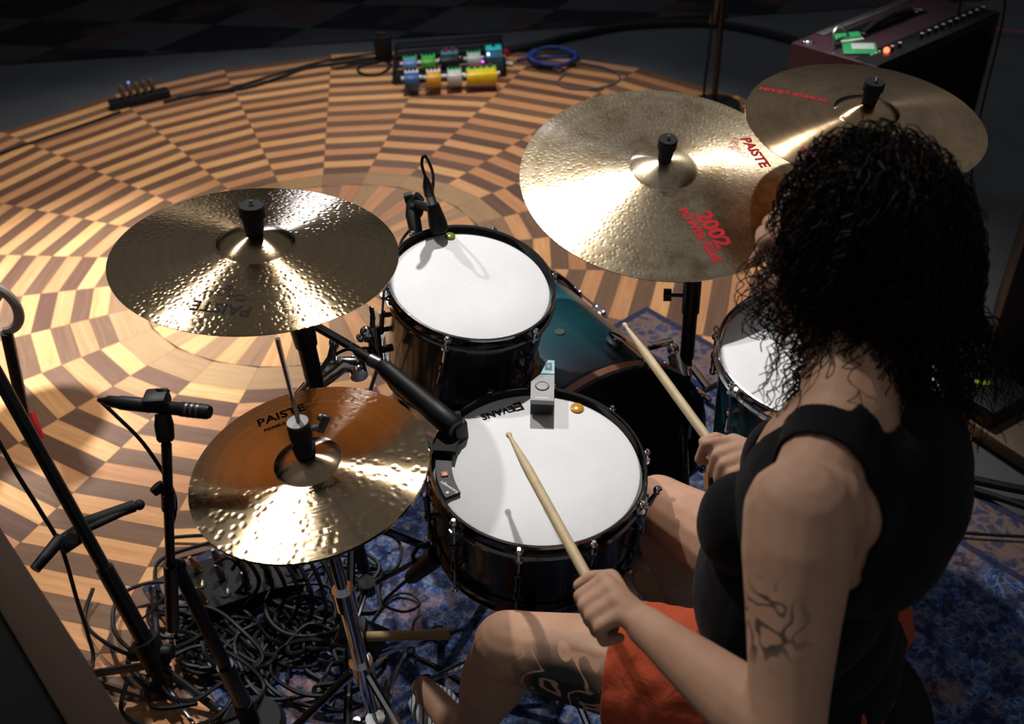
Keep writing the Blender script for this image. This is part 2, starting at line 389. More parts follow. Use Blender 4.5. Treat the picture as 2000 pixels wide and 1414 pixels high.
#@@SECTION structure
# ================================================================== STRUCTURE
b = MB(); b.box((0.5, 4.0, -0.028), (14, 14, 0.03)); fl = b.build('floor', M_lino, angle=0); fl['kind'] = 'structure'; fl['label'] = 'dark grey floor of the hall around the round parquet'
M_wall = plain('dark_plaster', (0.035, 0.035, 0.038), 0.9)
for nm, c_, sz in (('wall_back', (0.5, 10.9, 2.2), (14, 0.1, 4.5)), ('wall_left', (-6.4, 4.0, 2.2), (0.1, 14, 4.5)), ('wall_right', (7.4, 4.0, 2.2), (0.1, 14, 4.5))):
    w_o = MB().box(c_, sz).build(nm, M_wall, angle=0); w_o['kind'] = 'structure'; w_o['label'] = 'unlit dark wall of the hall'
SC = Vector((-0.69, 2.983, 0)); TH0 = R_(-35.1); DTH = R_(15); NS = 24
b = MB(); b.lathe([(2.25, -0.0128), (0.001, -0.0128)], 96); b.lathe([(2.245, -0.02), (2.25, -0.0128)], 96)
for i in range(len(b.v)): b.v[i] = b.v[i] + SC
par = b.build('floor_parquet', M_plank_dark, angle=0); par['kind'] = 'structure'; par['label'] = 'round parquet stage floor laid in rings of light and dark planks'
def projpx(p):
    q = Vector(p) - CAMPOS; w = q.dot(_F); return (q.dot(_right) / w * FPX + W_ / 2, q.dot(_down) / w * FPX + H_ / 2) if w > 0.05 else (-9e3, -9e3)
RUG_O = Vector((0.455, 2.552, 0)); RUG_A = Vector((-0.797, -0.604, 0)).normalized(); RUG_B = Vector((0.604, -0.797, 0)).normalized()
RUG_W, RUG_L = 1.735, 2.5
planks = []   # (poly local (x tangential, y radial), angle, r_center, mat)
GAP = 0.0005; c7, s7 = math.cos(DTH / 2), math.sin(DTH / 2)
def trap(ra, rb): return [(-ra * s7 + GAP, ra * c7 + GAP), (ra * s7 - GAP, ra * c7 + GAP), (rb * s7 - GAP, rb * c7 - GAP), (-rb * s7 + GAP, rb * c7 - GAP)]
for s_ in range(NS):
    mid = TH0 + (s_ + 0.5) * DTH
    for k in range(24):
        planks.append((('t', k), trap(0.738 + 0.063 * k, 0.738 + 0.063 * (k + 1)), mid, M_plank_light if (s_ + k) % 2 else M_plank_dark))
    planks.append((('m', 0), trap(0.626, 0.738), mid, M_plank_mid))
    for h in range(2):   # radial planks, two to a sector
        a2 = mid + (h - 0.5) * DTH / 2; c3, s3 = math.cos(DTH / 4), math.sin(DTH / 4)
        ra, rb = 0.30, 0.62
        planks.append((('r', 0), [(-ra * s3 + GAP, ra * c3), (ra * s3 - GAP, ra * c3), (rb * s3 - GAP, rb * c3), (-rb * s3 + GAP, rb * c3)], a2, M_plank_light if (h + 0) % 2 else M_plank_mid))
    planks.append((('c', 0), [(-0.02 * s7, 0.02 * c7), (0.02 * s7, 0.02 * c7), (0.295 * s7, 0.295 * c7), (-0.295 * s7, 0.295 * c7)], mid, M_plank_light if s_ % 2 else M_plank_mid))
def plank_world(poly, ang):
    ca, sa = math.cos(ang), math.sin(ang)
    return [SC + Vector((x * ca + y * sa, -x * sa + y * ca, 0)) for x, y in poly]
scored = []
for pk in planks:
    w = plank_world(pk[1], pk[2]); cpt = sum(w, Vector()) / 4; px = [projpx(q) for q in w]; c2 = projpx(cpt)
    ar = abs(sum(px[i][0] * px[(i + 1) % 4][1] - px[(i + 1) % 4][0] * px[i][1] for i in range(4))) / 2
    rel = cpt - RUG_O; onrug = 0 < rel.dot(RUG_A) < RUG_W and 0 < rel.dot(RUG_B) < RUG_L
    vis = -40 < c2[0] < 2040 and -20 < c2[1] < 1434 and not onrug
    hidden = math.hypot((c2[0] - 500) / 270, (c2[1] - 505) / 135) < 1 or math.hypot((c2[0] - 922) / 150, (c2[1] - 580) / 120) < 1 or math.hypot((c2[0] - 1280) / 250, (c2[1] - 360) / 165) < 1
    scored.append((ar if vis and not hidden else ar * 1e-3 - 1, pk))
scored.sort(key=lambda q: -q[0])
def plank_geo(poly, z0=-0.012, z1=0.0):
    n = len(poly); vs = [(x, y, z0) for x, y in poly] + [(x, y, z1) for x, y in poly]
    fs = [(n, n + 1, n + 2, n + 3)] + [(k, (k + 1) % n, (k + 1) % n + n, k + n) for k in range(n)]
    return vs, fs
cache = {}
def set_uv(me, uvs):
    l = me.uv_layers.new(name='uv')
    for lp in me.loops: l.data[lp.index].uv = uvs[lp.vertex_index]
for ar, (key, poly, ang, mat) in scored[:300]:
    ck = (key, mat.name)
    if ck not in cache:
        cx = sum(p[0] for p in poly) / 4; cy = sum(p[1] for p in poly) / 4
        loc = [(x - cx, y - cy) for x, y in poly]
        vs, fs = plank_geo(loc); me = bpy.data.meshes.new('plank'); me.from_pydata(vs, [], fs); me.materials.append(mat)
        set_uv(me, [((v[1], v[0]) if key[0] == 'r' or key[0] == 'c' else (v[0], v[1])) for v in vs]); cache[ck] = (me, cx, cy)
    me, cx, cy = cache[ck]
    o = bpy.data.objects.new('plank', me); COL.objects.link(o); o.parent = par
    ca, sa = math.cos(ang), math.sin(ang)
    o.location = SC + Vector((cx * ca + cy * sa, -cx * sa + cy * ca, 0)); o.rotation_euler = (0, 0, -ang)
V = []; F = []; U = []; MI = []; PM = [M_plank_light, M_plank_dark, M_plank_mid]
for ar, (key, poly, ang, m2) in scored[300:]:
    vs, fs = plank_geo(poly); off = len(V); ca, sa = math.cos(ang), math.sin(ang)
    for x, y, z in vs:
        V.append((SC.x + x * ca + y * sa, SC.y - x * sa + y * ca, z)); U.append((y, x) if key[0] in 'rc' else (x, y))
    F += [tuple(i + off for i in f) for f in fs]; MI += [PM.index(m2)] * len(fs)
me = bpy.data.meshes.new('planks'); me.from_pydata(V, [], F)
for m_ in PM: me.materials.append(m_)
me.polygons.foreach_set('material_index', MI); set_uv(me, U)
o = bpy.data.objects.new('planks', me); COL.objects.link(o); o.parent = par; o['kind'] = 'stuff'

b = MB(); b.box((0, 7.4, -0.009), (11, 3.9, 0.006)); cp = solo(b, 'hall_carpet', M_carpet, 'dark patterned carpet beyond the grey floor strip', 'carpet', angle=0)
# rug
Mr = Matrix.Identity(4)
for i, v in enumerate((RUG_A, RUG_B, Vector((0, 0, 1)))):
    for j in range(3): Mr[j][i] = v[j]
Mr.translation = RUG_O + Vector((0, 0, 0.001))
b = MB(); b.box((RUG_W / 2, RUG_L / 2, 0.003), (RUG_W, RUG_L, 0.006)); rug = b.build('area_rug', M_rug, angle=0); rug.matrix_world = Mr
tag(rug, 'worn blue oriental rug lying under the drum kit', 'rug')
RUGZ = 0.0075

# ================================================================== DRUMS
def hoop_prof(R, top=0.011, h=0.030):
    return [(R + 0.0015, top - h), (R + 0.0015, top - 0.002), (R + 0.0005, top), (R + 0.0025, top + 0.002), (R + 0.0065, top + 0.0015), (R + 0.0075, top - 0.002), (R + 0.0060, top - 0.006), (R + 0.0058, top - h + 0.006), (R + 0.011, top - h + 0.004), (R + 0.011, top - h)]
def drum(name, label, C, n, R, depth, nlug, hoopmat, spin=0.0, rodmat=None, lugmat=None, lug0=0.0, shellmat=None):
    rodmat = rodmat or M_chrome; lugmat = lugmat or M_blackchrome
    t = thing(name, label, 'drum', M=frame(C, n, spin))
    MB().lathe([(R - 0.001, -0.010), (R - 0.001, -depth + 0.010)], 72).lathe([(R - 0.006, -depth + 0.010), (R - 0.006, -0.010)], 72).build('shell', shellmat or M_shell, t)
    h = MB().lathe([(0.0005, 0.0), (R * 0.5, 0.0), (R - 0.010, 0.0), (R - 0.004, -0.0015), (R + 0.0008, -0.010)], 72).build('head', M_head, t)
    MB().lathe(hoop_prof(R), 72, closed=True).build('hoop', hoopmat, t)
    MB().lathe([(r, -depth - z) for r, z in hoop_prof(R)], 72, closed=True).build('hoop', hoopmat, t)
    MB().lathe([(0.0005, -depth), (R + 0.0008, -depth)], 72).build('head', M_head, t)
    for k in range(nlug):
        a = lug0 + 2 * math.pi * k / nlug; ca, sa = math.cos(a), math.sin(a)
        rr = R + 0.013; q = lambda r, z: Vector((r * ca, r * sa, z))
        g = MB(); L0 = -min(0.055, depth * 0.30)
        g.multi(q(rr, L0), q(rr, -depth - L0 if depth < 0.19 else L0 - 0.055), [(0, 0.003), (0.0, 0.0065), (0.18, 0.0075), (0.25, 0.0055), (0.75, 0.0055), (0.82, 0.0075), (1, 0.0065), (1, 0.003)], 10)
        for zz in ((L0 - 0.008), ((-depth - L0 if depth < 0.19 else L0 - 0.055) + 0.008)): g.cyl(q(R - 0.002, zz), q(rr, zz), 0.005, n=8)
        lg = g.build('lug', lugmat, t)
        rd = MB().cyl(q(rr, L0 + 0.002), q(rr, 0.006), 0.0026, n=8).ball(q(rr, 0.0065), (0.0065, 0.0065, 0.004), 6).cyl(q(rr, 0.006), q(rr, 0.014), 0.0033, n=6)
        # the ear of the hoop
        rd.cyl(q(rr, -0.016), q(rr, -0.010), 0.0075, n=8)
        rd.build('tension_rod', rodmat, lg)
        MB().cyl(q(rr, -depth - L0 if depth < 0.19 else -depth + 0.05), q(rr, -depth - 0.006), 0.0026, n=8).ball(q(rr, -depth - 0.0065), (0.0065, 0.0065, 0.004), 6).build('tension_rod', rodmat, lg)
    return t
# --- rack tom
TOM_C = Vector((-0.067, 1.504, CAMH - 0.961)); TOM_N = Vector((0.202, -0.165, 0.965)).normalized()
tom = drum('rack_tom', 'small teal rack tom with shade-darkened shell and white head above the bass drum', TOM_C, TOM_N, 0.1545, 0.205, 6, M_blackchrome, 0.25, shellmat=M_shellshade)
# --- snare
SN_C = Vector((0.032, 1.158, CAMH - 1.112)); SN_N = Vector((0.074, -0.068, 0.995)).normalized()
sn = drum('snare_drum', 'snare drum with shade-darkened shell and white head in front of the drummer', SN_C, SN_N, 0.1775, 0.165, 10, M_blackchrome, 0.1, shellmat=M_shellshade)
# strainer (throw-off) on the right and its twin butt plate
g = MB(); a = -0.25
for k, (ang_, nm) in enumerate(((-0.32, 'strainer'), (math.pi - 0.32, 'butt_plate'))):
    g = MB(); q = lambda r, z, w=0.0: Vector((r * math.cos(ang_) - w * math.sin(ang_), r * math.sin(ang_) + w * math.cos(ang_), z))
    g.box(q(0.186, -0.085), (0.018, 0.034, 0.075), Matrix.Rotation(ang_, 3, 'Z'), 0.003)
    g.cyl(q(0.196, -0.055), q(0.206, -0.020), 0.006, 0.004).ball(q(0.206, -0.018), 0.008, 8)
    g.build(nm, M_chrome, sn)
MB().box((0.1775 * math.cos(-1.35), 0.1775 * math.sin(-1.35), -0.085), (0.012, 0.002, 0.02)).build('badge', M_gunmetal, sn)
# snare head print, upside down for the camera
def flat_text(txt, size, M, name, mat, parent, bold=0.0, lift=0.0006):
    m = text_mb(txt, size, bold); m.v = [M @ Vector((v.x, v.y, lift)) for v in m.v]
    return m.build(name, mat, parent, angle=0)
# --- floor tom
FT_C = Vector((0.603, 1.405, 0.665)); FT_N = Vector((-0.03, -0.06, 1)).normalized()
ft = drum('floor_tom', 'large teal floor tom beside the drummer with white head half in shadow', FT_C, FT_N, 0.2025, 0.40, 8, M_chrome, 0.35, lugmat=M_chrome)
for k in range(3):
    a = R_(200 + 120 * k); q = lambda r, z: Vector((r * math.cos(a), r * math.sin(a), z))
    MB().tube([q(0.222, -0.20), q(0.222, -0.59), q(0.245, -0.650)], 0.005, 8).box(q(0.215, -0.27), (0.03, 0.03, 0.05), Matrix.Rotation(a, 3, 'Z'), 0.003).build('leg', M_chrome, ft)
# --- bass drum: local z is the axis towards the audience
BAZ = 0.484; BD_C = Vector((0.185, 1.502, 0.290)); BD_AX = Vector((-math.sin(BAZ), math.cos(BAZ), 0)); BR = 0.268; BL = 0.50
Mb = Matrix.Identity(4); bx_ = Vector((math.cos(BAZ), math.sin(BAZ), 0))
for i, v in enumerate((bx_, Vector((0, 0, 1)), -(bx_.cross(Vector((0, 0, 1)))))):
    pass
zax = BD_AX; xax = Vector((0, 0, 1)).cross(zax).normalized(); yax = zax.cross(xax)   # yax = up
for i, v in enumerate((xax, yax, zax)):
    for j in range(3): Mb[j][i] = v[j]
Mb.translation = BD_C
bd = thing('bass_drum', 'big teal bass drum lying on its side on the rug', 'drum', M=Mb)
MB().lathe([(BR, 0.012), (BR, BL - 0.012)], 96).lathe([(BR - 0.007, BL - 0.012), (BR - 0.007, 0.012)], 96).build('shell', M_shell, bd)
MB().lathe([(0.0005, 0.004), (BR + 0.002, 0.004)], 72).build('batter_head', M_headblack, bd)
MB().lathe([(0.0005, BL - 0.004), (BR + 0.002, BL - 0.004)], 72).build('front_head', M_headblack, bd)
for z0, z1 in ((-0.012, 0.026), (BL - 0.026, BL + 0.012)):
    MB().lathe([(BR + 0.003, z0), (BR + 0.003, z1), (BR + 0.014, z1), (BR + 0.014, z0)], 96, closed=True).build('hoop', M_hoopwood, bd)
    MB().lathe([(BR + 0.0135, z0 + 0.009), (BR + 0.0146, z0 + 0.010), (BR + 0.0146, z1 - 0.010), (BR + 0.0135, z1 - 0.009)], 96).build('hoop_inlay', M_copper, bd)
for k in range(8):
    a = R_(90 - 22.5 + 45 * k); q = lambda r, z: Vector((r * math.cos(a), r * math.sin(a), z)); rz = Matrix.Rotation(a, 3, 'Z')
    for zc, sg in ((-0.008, 1), (BL + 0.008, -1)):
        lg = MB().box(q(BR + 0.012, zc + sg * 0.115), (0.024, 0.026, 0.040), rz, 0.005).build('lug', M_chrome, bd)
        MB().cyl(q(BR + 0.020, zc + sg * 0.10), q(BR + 0.020, zc - sg * 0.012), 0.003, n=8).build('tension_rod', M_chrome, lg)
        MB().box(q(BR + 0.018, zc + sg * 0.004), (0.014, 0.022, 0.032), rz, 0.004).cyl(q(BR + 0.020, zc - sg * 0.014), q(BR + 0.020, zc - sg * 0.026), 0.006, n=8).build('claw', M_chrome, lg)
a = R_(90 + 3); q = lambda r, z: Vector((r * math.cos(a), r * math.sin(a), z))
MB().cyl(q(BR - 0.001, 0.19), q(BR + 0.003, 0.19), 0.011, n=16).build('air_vent', M_chrome, bd)
for sx in (-1, 1):
    a = R_(-90 + sx * 52); q = lambda r, z: Vector((r * math.cos(a), r * math.sin(a), z))
    MB().box(q(BR + 0.008, BL - 0.12), (0.03, 0.05, 0.05), Matrix.Rotation(a, 3, 'Z'), 0.004).cyl(q(BR + 0.01, BL - 0.12), Vector((sx * 0.36, -0.275, BL + 0.06)), 0.006, n=10).build('spur', M_chrome, bd)

# --- things on the heads
Ms = frame(SN_C, SN_N); Mt = frame(TOM_C, TOM_N)
def on_plane(px, py, C, n):
    v = P(px, py, d=1.0) - CAMPOS; k = (C - CAMPOS).dot(n) / v.dot(n); return CAMPOS + v * k
def gel(px, py, C, n, r, col, label):
    p = on_plane(px, py, C, n); m = frame(p, n)
    t = NT('gel_' + label.split()[0]); t.bs(Base_Color=(*col, 1), Roughness=0.25, Subsurface_Weight=0.25, Subsurface_Scale=0.01, Normal=t.bump(t.noise(t.coord(), 120, 3), 0.2, 0.001))
    o = MB().lathe([(0.0004, 0.0045), (r * 0.8, 0.0042), (r * 0.96, 0.003), (r, 0.0012), (r, 0.0002), (0.0004, 0.0002)], 28).build('damper_gel', t.m); o.matrix_world = m
    tag(o, label, 'damper gel'); return o
gel(1127, 798, SN_C, SN_N, 0.0125, (0.55, 0.26, 0.02), 'amber round damper gel on the snare head')
gel(879, 462, TOM_C, TOM_N, 0.0105, (0.16, 0.26, 0.015), 'green round damper gel on the rack tom head')
#@@SECTION
# ================================================================== CYMBALS
def cymprof(R, rb, hb, hbell):
    zb = hb * (1 - (rb / R) ** 1.5)
    def f(r):
        if r >= rb: return hb * (1 - (r / R) ** 1.5)
        u = r / rb; return zb + hbell * (1 - u ** 2.2) ** 0.85
    return f
CYM = {}
def cymbal(key, name, label, C, n, R, rb, hb, hbell, mat, up=1, group=None):
    f = cymprof(R, rb, hb, hbell); rs = [0.0055] + [rb * k / 10 for k in range(1, 10)] + [rb * 0.97, rb * 1.0, rb * 1.05] + [rb * 1.05 + (R - rb * 1.05) * k / 22 for k in range(1, 23)]
    top = [(r, up * f(r)) for r in rs]; th = 0.0014
    prof = top + [(R, -up * th * 0.5)] + [(r, up * (f(r) - th)) for r in reversed(rs)]
    o = MB().lathe(prof, 128, closed=True).build(name, mat, angle=50); o.matrix_world = frame(C, n); RM[o.name] = frame(C, n)
    tag(o, label, 'cymbal', group); CYM[key] = (o, f, Vector(C), Vector(n).normalized(), R)
    return o
def cym_local(key, px, py):
    o, f, C, n, R = CYM[key]; M = RM[o.name].inverted(); h = 0
    for _ in range(5):
        l = M @ on_plane(px, py, C + n * h, n); h = f(min(math.hypot(l.x, l.y), R * 0.999))
    return Vector((l.x, l.y))
def cym_print(key, mb2d, px, py, px2, py2, name, mat, lift=0.0004):
    """wrap flat lettering on the cymbal: centred at (px,py), reading towards (px2,py2)"""
    o, f, C, n, R = CYM[key]; a = cym_local(key, px, py); e = (cym_local(key, px2, py2) - a).normalized(); u = Vector((-e.y, e.x))
    out = []
    for v in mb2d.v:
        q = a + e * v.x + u * v.y; out.append(Vector((q.x, q.y, f(min(q.length, R)) + lift)))
    mb2d.v = out; return mb2d.build(name, mat, o, angle=0)
def rings_mb(cs):
    m = MB()
    for (x, y, r, w) in cs:
        N = 20; vs = []
        for k in range(N):
            c, s = math.cos(2 * math.pi * k / N), math.sin(2 * math.pi * k / N); vs += [(x + r * c, y + r * 0.9 * s, 0), (x + (r - w) * c, y + (r - w) * 0.9 * s, 0)]
        m.add(vs, [(2 * k, 2 * ((k + 1) % N), 2 * ((k + 1) % N) + 1, 2 * k + 1) for k in range(N)])
    return m
def emblem(s): return rings_mb([(-1.5 * s, 0.25 * s, .55 * s, .06 * s), (-1.5 * s, 0.25 * s, .33 * s, .05 * s), (-.5 * s, -.15 * s, .55 * s, .06 * s), (-.5 * s, -.15 * s, .3 * s, .1 * s), (.55 * s, -.15 * s, .55 * s, .06 * s), (.55 * s, -.15 * s, .3 * s, .1 * s), (1.55 * s, .25 * s, .5 * s, .06 * s), (1.55 * s, .25 * s, .3 * s, .05 * s), (0, -.95 * s, .38 * s, .09 * s), (0, -.95 * s, .16 * s, .1 * s)])

CR_C = Vector((-0.401, 1.330, CAMH - 0.764)); CR_N = Vector((0.117, -0.001, 0.993))
cymbal('crash', 'crash_cymbal', 'hammered dark bronze crash cymbal with black lettering above the hi-hat', CR_C, CR_N, 0.2286, 0.062, 0.022, 0.019, M_cym_crash)
HH_C = Vector((-0.310, 1.023, CAMH - 0.955)); HH_N = Vector((-0.025, -0.045, 0.999))
cymbal('hat', 'hi_hat_cymbal', 'upper hi-hat cymbal, golden bronze, lettered 14 inch HI-HAT', HH_C, HH_N, 0.178, 0.050, 0.014, 0.016, M_cym_hat)
cymbal('hatb', 'hi_hat_cymbal', 'lower hi-hat cymbal facing up beneath the upper one', HH_C - HH_N.normalized() * 0.006, HH_N, 0.1775, 0.050, 0.014, 0.016, M_cym_hat, up=-1)
RI_C = Vector((0.341, 1.798, CAMH - 0.914)); RI_N = Vector((0.051, -0.256, 0.965))
cymbal('ride', 'ride_cymbal', 'largest cymbal, worn pale bronze ride with red lettering', RI_C, RI_N, 0.30, 0.070, 0.028, 0.022, M_cym_ride)
RC_C = Vector((0.718, 1.716, CAMH - 0.778)); RC_N = Vector((0.045, -0.133, 0.990))
cymbal('red', 'crash_cymbal', 'smooth brown bronze crash cymbal above the amplifier, partly behind the drummer', RC_C, RC_N, 0.2286, 0.062, 0.022, 0.019, M_cym_red)
cym_print('crash', text_mb('PAISTE', 0.030, 0.0006), 432, 601, 388, 596, 'brand_print', M_blackprint)
cym_print('crash', emblem(0.0165), 440, 574, 398, 569, 'emblem_print', M_blackprint)
cym_print('hat', text_mb('PAISTE', 0.026, 0.0005), 549, 811, 580, 800, 'brand_print', M_blackprint)
cym_print('hat', text_mb('FORMULA 602', 0.0095, 0.0003), 552, 828, 583, 817, 'series_print', M_blackprint)
cym_print('hat', text_mb('14" HI-HAT', 0.0095, 0.0003), 628, 955, 659, 945, 'size_print', M_blackprint)
cym_print('ride', text_mb('PAISTE', 0.034, 0.0014), 1474, 297, 1492, 322, 'brand_print', M_redprint)
cym_print('ride', emblem(0.017), 1442, 288, 1458, 312, 'emblem_print', M_redprint)
cym_print('ride', text_mb('2002', 0.047, 0.0020), 1392, 448, 1424, 496, 'series_print', M_redprint)
cym_print('ride', text_mb('POWER RIDE', 0.025, 0.0012), 1366, 458, 1398, 506, 'model_print', M_redprint)
cym_print('red', text_mb('PAISTE', 0.040, 0.0012), 1625, 283, 1585, 296, 'brand_print', M_redprint)
cym_print('red', text_mb('POWER CRASH', 0.020, 0.0008), 1548, 183, 1520, 178, 'model_print', M_redprint)

# ================================================================== STANDS
def tripod(t, base, r, az, h, mat, legr=0.009, footr=0.014):
    """three braced legs; base is the floor point under the pole"""
    for k in range(3):
        a = az + 2 * math.pi * k / 3; d = Vector((math.cos(a), math.sin(a), 0))
        foot = base + d * r + Vector((0, 0, footr)); top = base + Vector((0, 0, h))
        lg = MB().cyl(top + d * 0.018, foot, legr, n=8).build('leg', mat, t, world=True)
        MB().cyl(base + d * 0.015 + Vector((0, 0, h * 0.42)), base + d * r * 0.52 + Vector((0, 0, footr + (h - footr) * 0.48)), 0.0055, n=8).build('brace', mat, lg, world=True)
        MB().ball(foot, (footr * 1.3, footr * 1.3, footr), 6).build('rubber_foot', M_rubber, lg, world=True)
    MB().cyl(base + Vector((0, 0, h - 0.02)), base + Vector((0, 0, h + 0.025)), 0.022, n=14).build('collar', mat, t, world=True)
    MB().cyl(base + Vector((0, 0, h * 0.42 - 0.015)), base + Vector((0, 0, h * 0.42 + 0.015)), 0.019, n=14).build('collar', mat, t, world=True)
def topper(t, C, n, h0, hgt, r):
    n = Vector(n).normalized(); p0 = C + n * h0; p1 = p0 + n * hgt
    tp = MB().multi(p0, p1, [(0, r * 0.45), (0.10, r * 0.72), (0.45, r * 0.80), (0.62, r * 0.80), (0.63, r), (0.95, r), (1.0, r * 0.92)], 24).build('cymbal_topper', M_felt, t, world=True)
    u = basis(n)[0]
    MB().box(C + n * (h0 + hgt * 0.78) + u * r * 0.95, (r * 0.7, r * 0.5, hgt * 0.28), None, 0.002).build('wing', M_felt, tp, world=True)
    MB().cyl(p1, p1 + n * 0.008, 0.004, 0.003, n=8).build('rod_tip', M_chrome, tp, world=True)
def knob(m, p, d, r=0.011, l=0.03):
    d = Vector(d).normalized(); p = Vector(p); m.cyl(p, p + d * l * 0.6, 0.004, n=8)
    u = basis(d)[0]; m.cyl(p + d * l * 0.6, p + d * l, r, n=14)
# crash stand
base = P(632, 800, z=0.655); bx = Vector((base.x, base.y, 0)); top1 = P(594, 655, z=0.83)
base = Vector((top1.x + 0.012, top1.y, RUGZ))
t = thing('cymbal_stand', 'black cymbal stand carrying the hammered crash cymbal', 'cymbal stand', base)
m = MB().cyl(base + Vector((0, 0, 0.20)), top1 + Vector((0, 0, -0.06)), 0.0135, n=16).cyl(top1 - Vector((0, 0, 0.10)), top1, 0.0165, n=16); m.build('tube', M_black, t, world=True)
MB().cyl(top1 - Vector((0, 0, 0.02)), top1 + Vector((0, 0, 0.05)), 0.02, 0.024, n=16).cyl(top1 + Vector((0, 0, 0.04)), CR_C - CR_N * 0.03, 0.009, n=12).build('tilter', M_black, t, world=True)
MB().cyl(CR_C - CR_N * 0.03, CR_C + CR_N * 0.055, 0.005, n=10).cyl(CR_C - CR_N * 0.012, CR_C + CR_N * 0.004, 0.015, n=16).build('cymbal_rod', M_blackmatte, t, world=True)
tripod(t, base, 0.30, 0.4, 0.34, M_blackchrome)
topper(t, CR_C, CR_N, 0.036, 0.052, 0.0205)
# chrome multi-clamp on the crash stand with its arm towards the tom
cl = P(640, 735, z=0.70)
m = MB().cyl(P(586, 775, z=0.70), P(604, 755, z=0.71), 0.014, n=16).tube([P(600, 765, z=0.70), P(640, 735, z=0.70), P(668, 712, z=0.71), P(702, 712, z=0.70)], [0.013, 0.015, 0.017, 0.016], 14).cyl(P(694, 704, z=0.70), P(702, 735, z=0.69), 0.017, n=16)
m.tube([P(628, 728, z=0.71), P(648, 700, z=0.73), P(652, 672, z=0.75)], [0.009, 0.010, 0.007], 10).ball(P(652, 672, z=0.75), (0.010, 0.008, 0.014), 8)
m.build('multi_clamp', M_chrome, t, world=True)
# bar running from the stand to the tom and the tom's own mount
tm = P(708, 690, z=0.70)
t2 = thing('tom_mount', 'black tom holder arm with wing bolt beside the rack tom', 'tom holder', P(715, 700, z=0.66))
MB().cyl(P(612, 634, z=0.80), P(712, 692, z=0.735), 0.0085, n=12).build('arm', M_blackchrome, t2, world=True)
m = MB().cyl(P(712, 690, z=0.73), P(768, 678, z=0.735), 0.0075, n=10).ball(P(712, 692, z=0.735), (0.017, 0.017, 0.014), 8).cyl(P(736, 705, z=0.715), P(728, 638, z=0.775), 0.013, n=12); m.build('bracket', M_blackchrome, t2, world=True)
MB().cyl(P(727, 645, z=0.77), P(727, 617, z=0.80), 0.006, 0.005, n=8).box(P(727, 612, z=0.80), (0.009, 0.006, 0.03), None, 0.002).build('wing_bolt', M_blackchrome, t2, world=True)
MB().ball(P(716, 653, z=0.765), (0.014, 0.014, 0.017), 8).ball(P(704, 660, z=0.76), 0.009, 8).build('knuckle', M_chrome, t2, world=True)
MB().cyl(P(738, 715, z=0.70), P(722, 765, z=0.60), 0.004, n=8).build('memory_rod', M_black, t2, world=True)
# ride stand
top2 = P(1352, 560, z=0.69); base = Vector((P(1333, 720, z=0.50).x, P(1333, 720, z=0.50).y, 0)); base = Vector((top2.x, top2.y - 0.01, RUGZ))
t = thing('cymbal_stand', 'black cymbal stand carrying the big ride cymbal', 'cymbal stand', base)
MB().cyl(base + Vector((0, 0, 0.2)), base + Vector((0, 0.01, 0.52)), 0.0125, n=16).cyl(base + Vector((0, 0.01, 0.50)), base + Vector((0, 0.01, 0.66)), 0.0155, n=16).cyl(base + Vector((0, 0.01, 0.62)), top2 + Vector((0, 0, 0.06)), 0.019, n=16).build('tube', M_black, t, world=True)
MB().cyl(top2 + Vector((0, 0, 0.05)), RI_C - RI_N * 0.05, 0.012, n=12).build('tilter', M_black, t, world=True)
MB().cyl(RI_C - RI_N * 0.05, RI_C + RI_N * 0.06, 0.005, n=10).cyl(RI_C - RI_N * 0.012, RI_C + RI_N * 0.006, 0.016, n=16).build('cymbal_rod', M_blackmatte, t, world=True)
m = MB(); knob(m, P(1335, 577, z=0.655), P(1304, 576, z=0.655) - P(1335, 577, z=0.655), 0.0135, 0.042); m.build('wing_knob', M_black, t, world=True)
m = MB().cyl(P(1326, 690, z=0.50), P(1335, 735, z=0.46), 0.026, n=16).box(P(1290, 672, z=0.50), (0.06, 0.014, 0.014), Matrix.Rotation(0.3, 3, 'Z'), 0.003).ball(P(1315, 682, z=0.505), 0.014, 8).cyl(P(1352, 718, z=0.49), P(1382, 757, z=0.47), 0.008, n=10)
m.build('clamp', M_chrome, t, world=True)
tripod(t, base, 0.22, R_(28), 0.30, M_blackchrome)
topper(t, RI_C, RI_N, 0.042, 0.060, 0.0195)
# right crash stand
base = Vector((RC_C.x + 0.03, RC_C.y + 0.12, RUGZ))
t = thing('cymbal_stand', 'black cymbal stand under the smooth crash cymbal, hidden behind the drummer', 'cymbal stand', base)
MB().cyl(base + Vector((0, 0, 0.2)), base + Vector((0, 0, 0.86)), 0.0125, n=16).build('tube', M_black, t, world=True)
MB().cyl(base + Vector((0, 0, 0.85)), RC_C - RC_N * 0.05, 0.010, n=12).cyl(RC_C - RC_N * 0.06, RC_C + RC_N * 0.055, 0.005, n=10).build('tilter', M_black, t, world=True)
tripod(t, base, 0.32, 0.2, 0.34, M_black)
topper(t, RC_C, RC_N, 0.036, 0.046, 0.0195)
